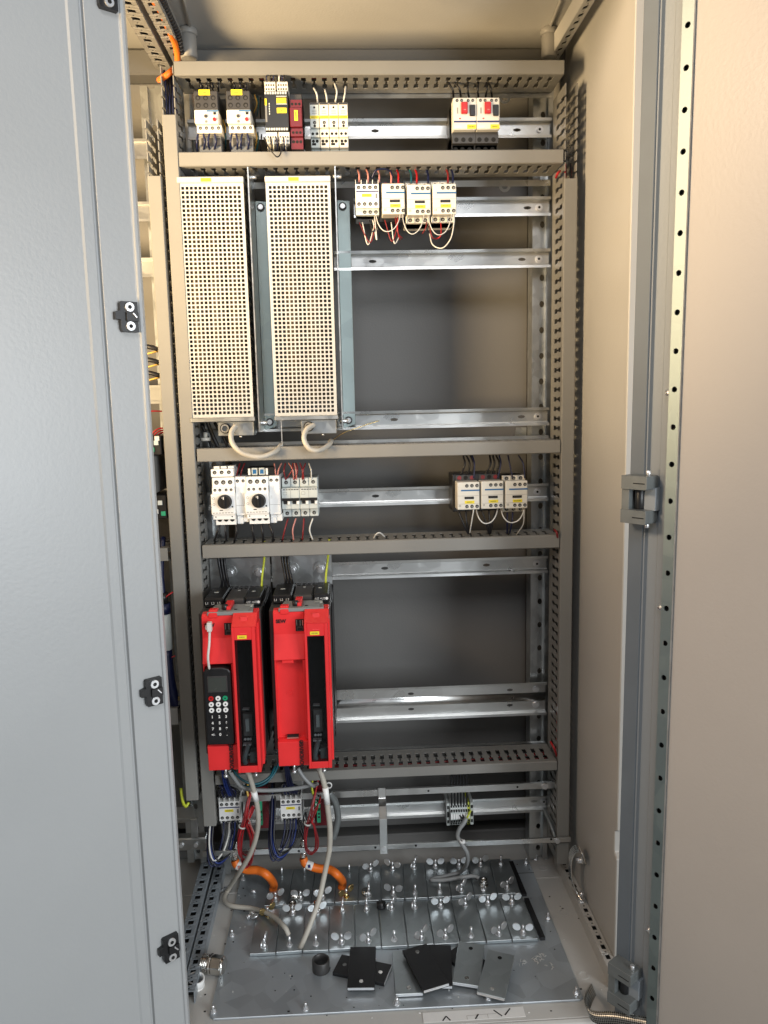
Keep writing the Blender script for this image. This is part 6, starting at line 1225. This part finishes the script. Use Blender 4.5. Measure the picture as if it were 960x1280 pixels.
# ------------------------------------------------------------------ earth straps by the right wall
def strap(pts, wv, th, lab, m='braid'):
    P = smooth(pts, 8); b = MB(); uvs = []
    rows = []; acc = 0
    for i, p in enumerate(P):
        w = V(wv) if not callable(wv) else wv(i / (len(P) - 1))
        d = (P[min(i + 1, len(P) - 1)] - P[max(i - 1, 0)]).normalized(); n = d.cross(w.normalized()).normalized() * th
        if i: acc += (P[i] - P[i - 1]).length
        rows.append(([b.bm.verts.new(p + w + n), b.bm.verts.new(p - w + n), b.bm.verts.new(p - w - n), b.bm.verts.new(p + w - n)], acc, w.length * 2))
    uvl = b.bm.loops.layers.uv.new("UVMap"); mi = b.mi(m)
    for (A, s0, ww), (B, s1, _) in zip(rows, rows[1:]):
        for k in range(4):
            f = b.bm.faces.new([A[k], A[(k + 1) % 4], B[(k + 1) % 4], B[k]]); f.material_index = mi; f.smooth = k in (0, 2)
            q = ((0, s0), (ww, s0), (ww, s1), (0, s1)) if k == 0 else ((ww, s0), (0, s0), (0, s1), (ww, s1)) if k == 2 else ((0, s0), (.001, s0), (.001, s1), (0, s1))
            for l, (a, c) in zip(f.loops, q): l[uvl].uv = (a * 480, c * 480)
    return tag(b.build('earth_strap'), lab, 'earth strap')
strap([(0.7120, -0.1882, -0.0355), (0.7000, -0.1859, -0.0525), (0.6480, -0.3000, 0.0231), (0.6317, -0.3350, 0.0297), (0.6385, -0.3500, 0.0270), (0.6673, -0.3650, 0.0356), (0.7091, -0.3920, 0.0459)], lambda s: V((-0.0052, 0.0042, 0.0047)).lerp(V((0.001, 0.005, 0.0085)), s), 0.0012, 'flat braided earth strap curling over the front right floor corner')
t = thing('earth_wire_loop', 'looped tinned earth strands bolted between side wall and floor rail', 'earth strap', (0.7120, -0.0446, 0.0994)); o_ = V((0.7120, -0.0446, 0.0994))
for k in range(5):
    dy = -0.004 * k
    b = MB(); b.tube([V(p) - o_ + V((0, dy, -.0006 * k)) for p in ((0.7080, -0.0623, 0.1090), (0.7000, -0.0669, 0.1339), (0.6920, -0.0523, 0.1286), (0.6860, -0.0443, 0.1039), (0.6880, -0.0416, 0.0683), (0.6940, -0.0492, 0.0459), (0.7020, -0.0650, 0.0343))], 0.0017, 'nickel', 7, 8); b.build('strand', t)
b = MB(); b.cyl(V((0.003, -0.008, 0)), (-1, 0, 0), 0.0065, 0.014, 'bolt', 12); b.cyl(V((-0.011, -0.008, 0)), (-1, 0, 0), 0.005, 0.004, 'bolt', 6); b.build('wall_bolt', t)
b = MB(); c = V((0.7050, -0.0657, 0.0295)) - o_; b.cyl(c + V((0, 0, -0.010)), (0, 0, 1), 0.0075, 0.004, 'bolt', 14); b.cyl(c + V((0, 0, -0.006)), (0, 0, 1), 0.0060, 0.006, 'bolt', 6); b.cyl(c + V((0, 0, 0.0)), (0, 0, 1), 0.0038, 0.012, 'bolt', 10); b.build('floor_bolt', t)
c = V((0.7060, -0.1992, 0.0082)); b = MB(); b.cyl(c + V((0, 0, -.008)), (0, 0, 1), 0.0065, 0.003, 'bolt', 14); b.cyl(c + V((0, 0, -.005)), (0, 0, 1), 0.0050, 0.006, 'bolt', 6); b.cyl(c, (0, 0, 1), 0.003, 0.006, 'bolt', 8); tag(b.build('rail_bolt'), 'hex bolt on the floor rail beside the lower end of the side wall', 'bolt')

# ------------------------------------------------------------------ what shows of the neighbouring cabinet
def nrail(z, lab, h=0.035):
    b = MB(); b.sheet([(-0.0075, h / 2), (-0.0075, h / 2 - .0045), (0, h / 2 - .0045), (0, -h / 2 + .0045), (-0.0075, -h / 2 + .0045), (-0.0075, -h / 2)], -0.42, -0.062, 'rail', lambda a, c, e: V((e, 0.10 + a, z + c))); tag(b.build('din_rail', solid=0.001, weld=True, off=0), lab, 'din rail', 'rails of the neighbouring cabinet')
nrail(1.455, 'zinc rail glimpsed past the left door, highest of its column')
nrail(1.345, 'zinc rail glimpsed past the left door, second from the top')
nrail(1.245, 'zinc rail glimpsed past the left door above the black yellow cables')
nrail(1.010, 'zinc rail glimpsed past the left door below the black yellow cables')
nrail(0.150, 'zinc cross rail glimpsed past the left door near the floor')
def nduct(z0, z1, lab):
    t = thing('cable_duct', lab, 'cable duct', (-0.25, 0.08, z0), 'short visible ducts of the neighbouring cabinet'); h = z1 - z0
    b = MB(); slot_wall(b, lambda u, v: V((-0.19 + u, -0.0785 + v, h)), 0.38, 0.0785, 'duct'); b.build('slotted_wall', t, solid=0.0016)
    b = MB(); b.box(-0.19, 0.19, -0.0795, -0.0775, 0, h, 'duct'); b.box(-0.19, 0.19, -0.0774, 0.0, 0, 0.002, 'duct'); b.build('cover', t)
nduct(0.704, 0.728, 'grey cross duct stub behind the left door, level with the knob switch duct')
nduct(0.385, 0.418, 'grey cross duct stub behind the left door, level with the keypad')
b = MB(); b.prism([(-0.066, 1.385), (-0.056, 1.385), (-0.056, 1.435), (-0.062, 1.440), (-0.067, 1.432)], 0.088, 0.091, 'galv', lambda a, c, e: V((a, e, c))); b.cyl((-0.061, 0.0875, 1.427), (0, 1, 0), 0.003, 0.001, 'hole', 8); b.cyl((-0.061, 0.0875, 1.393), (0, 1, 0), 0.003, 0.001, 'hole', 8); tag(b.build('slotted_bracket'), 'small two hole bracket glimpsed past the left door', 'bracket')
for k, v in enumerate((434, 450.5, 467)):
    t = thing('sleeved_cable', 'amber wire ending in black sleeve behind the left door, %s of three' % ('top', 'middle', 'bottom')[k], 'cable', (-0.0696, 0.0200, 1.0932), 'black sleeved amber wires'); o_ = V((-0.0696, 0.0200, 1.0932)); dz = V((0, 0, (0.0, -0.0233, -0.0468)[k])) 
    b = MB(); b.tube([V((-0.05, 0.01, 0.008)) + dz, V((-0.006, 0, 0.001)) + dz, V((0.010, 0, -0.004)) + dz], 0.0042, 'wblack', 10); b.build('sleeve', t)
    b = MB(); b.tube([V((-0.05, 0.01, -0.018)) + dz, V((-0.012, 0, -0.012)) + dz, V((0.006, 0, -0.008)) + dz, V((0.014, .01, -0.006)) + dz], 0.0016, 'wamber', 6); b.build('wire', t)
many([[(-0.1086, 0.0300, 0.9765), (-0.0798, 0.0200, 0.9789), (-0.0576, 0.0300, 0.9783)], [(-0.0807, 0.0300, 0.9113), (-0.0771, 0.0200, 0.9308), (-0.0692, 0.0200, 0.9409), (-0.0553, 0.0300, 0.9446)], [(-0.0793, 0.0350, 0.9080), (-0.0741, 0.0250, 0.9276), (-0.0662, 0.0250, 0.9377), (-0.0556, 0.0300, 0.9402)], [(-0.0904, 0.0350, 0.9172), (-0.0808, 0.0250, 0.9366), (-0.0686, 0.0250, 0.9465), (-0.0551, 0.0300, 0.9475)], [(-0.0963, 0.0200, 0.7890), (-0.0745, 0.0200, 0.7854), (-0.0587, 0.0300, 0.7910)], [(-0.0942, 0.0200, 0.7994), (-0.0771, 0.0200, 0.7900), (-0.0591, 0.0300, 0.7850)], [(-0.0744, 0.0000, 0.6147), (-0.0691, -0.0050, 0.6342), (-0.0549, 0.0000, 0.6446)], [(-0.0808, 0.0000, 0.5344), (-0.0701, -0.0050, 0.5201), (-0.0578, 0.0000, 0.5211)]], 0.0014, 'wred', 'thin red wire glimpsed between left door and upright duct', 'red wires of the neighbouring cabinet')
def nbox(p0, p1, z0, z1, y0, y1, m, lab, name, cat, dots=()):
    t = thing(name, lab, cat, ((p0 + p1) / 2, y1, z0)); b = MB(); b.box(-(p1 - p0) / 2, (p1 - p0) / 2, y0 - y1, 0, 0, z1 - z0, m); b.build('housing', t, bevel=0.0015)
    b = MB()
    for (x, z, mm) in dots: b.box(x - .004, x + .004, y0 - y1 - .002, y0 - y1, z - .004, z + .004, mm)
    if dots: b.build('terminals', t)
    return t
nbox(-0.100, -0.060, 0.900, 0.935, 0.0, 0.09, 'black', 'black terminal housing behind the left door under the red wire loop', 'terminal_housing', 'terminal', ((0.012, 0.022, 'lgrey'), (0.004, 0.010, 'green'), (0.014, 0.030, 'white')))
nbox(-0.100, -0.074, 0.830, 0.898, -0.01, 0.09, 'mgrey', 'narrow grey device behind the left door below the black terminal housing', 'narrow_device', 'device', ((0.004, 0.05, 'lgrey'), (0.004, 0.015, 'lgrey')))
nbox(-0.100, -0.058, 0.782, 0.826, 0.005, 0.09, 'black', 'black relay behind the left door with crossing red wires below', 'small_relay', 'relay', ((0.010, 0.030, 'lgrey'), (0.002, 0.014, 'wwhite'), (0.015, 0.010, 'green')))
nbox(-0.105, -0.045, 0.735, 0.780, 0.055, 0.09, 'dgrey', 'dark plate behind the left door above the cross duct stub', 'dark_plate', 'plate')
t = thing('capacitor', 'silver cylinder with blue cables glimpsed beside the left door', 'capacitor', (-0.0734, 0.0000, 0.5342)); o_ = V((-0.0734, 0.0000, 0.5342)); h = 0.070
b = MB(); b.cyl((0, 0, 0), (0, 0, 1), 0.0115, h, 'lgrey', 16); b.build('can', t, bevel=0.0015)
b = MB(); b.cyl((0, 0, h), (0, 0, 1), 0.0125, 0.02, 'wblue', 14); b.cyl((0, 0, h + .02), (0, 0, 1), 0.009, 0.02, 'black', 12); b.build('blue_cap', t)
b = MB(); b.tube([(0, 0, 0), (0.002, 0.0, -0.06), (0.006, 0.02, -0.12)], 0.0105, 'wblue', 10); b.build('cable', t)
b = MB(); b.tube([(0.0, 0.0, h + .03), (-0.003, 0.01, h + 0.08), (0.0, 0.03, h + .14)], 0.005, 'wblue', 8); b.build('cable', t)
nbox(-0.075, -0.046, 0.420, 0.445, 0.01, 0.07, 'mgrey', 'brownish terminal on the keypad level duct stub behind the left door', 'terminal_housing', 'terminal', ((0.0, 0.014, 'brass'),))
t = thing('floor_bracket', 'zinc bracket joining the left cross bar near the floor', 'bracket', (-0.05, 0.03, 0.11))
b = MB(); b.box(-0.055, 0.024, -0.004, 0.0, 0.0, 0.024, 'galv'); b.box(-0.055, 0.024, -0.004, 0.016, 0.0242, 0.0262, 'galv'); b.box(-0.004, 0.010, -0.010, -0.004, 0.03, 0.07, 'galv'); b.build('bar', t, bevel=0.001)
b = MB(); b.cyl((-0.025, -0.004, 0.012), (0, -1, 0), 0.0045, 0.003, 'bolt', 10); b.cyl((0.004, -0.0045, 0.012), (0, -1, 0), 0.0045, 0.003, 'bolt', 10); b.build('bracket_bolt', t)
wire([(-0.0676, 0.0200, 0.2461), (-0.0636, 0.0100, 0.2263), (-0.0570, 0.0050, 0.2154), (-0.0515, 0.0100, 0.2207)], 0.0030, 'wyg', 'green yellow earth wire end beside the left door near the floor')

# ------------------------------------------------------------------ tell the members of a bundle apart by their order
ORD = ['leftmost', 'second', 'third', 'fourth', 'fifth', 'sixth', 'seventh', 'eighth', 'ninth', 'tenth', 'eleventh', 'twelfth']
NUM = {2: 'two', 3: 'three', 4: 'four', 5: 'five', 6: 'six', 7: 'seven', 8: 'eight', 9: 'nine', 10: 'ten', 11: 'eleven', 12: 'twelve'}
same = {}
for o in COL.objects:
    if o.parent is None and o.get('group') and o.type == 'MESH': same.setdefault((o['group'], o['label']), []).append(o)
for (g_, l_), L_ in same.items():
    if 2 <= len(L_) <= 12:
        L_.sort(key=lambda o: sum(v.co.x for v in o.data.vertices) / len(o.data.vertices))
        for i, o in enumerate(L_):
            w_ = 'rightmost' if i == len(L_) - 1 else ORD[i]
            s_ = ('%s, %s of %s from the left' if 0 < i < len(L_) - 1 else '%s, %s of %s') % (l_, w_, NUM[len(L_)])
            if len(s_.split()) > 16: s_ = '%s, %s of %s' % (l_, w_, NUM[len(L_)])
            o['label'] = s_
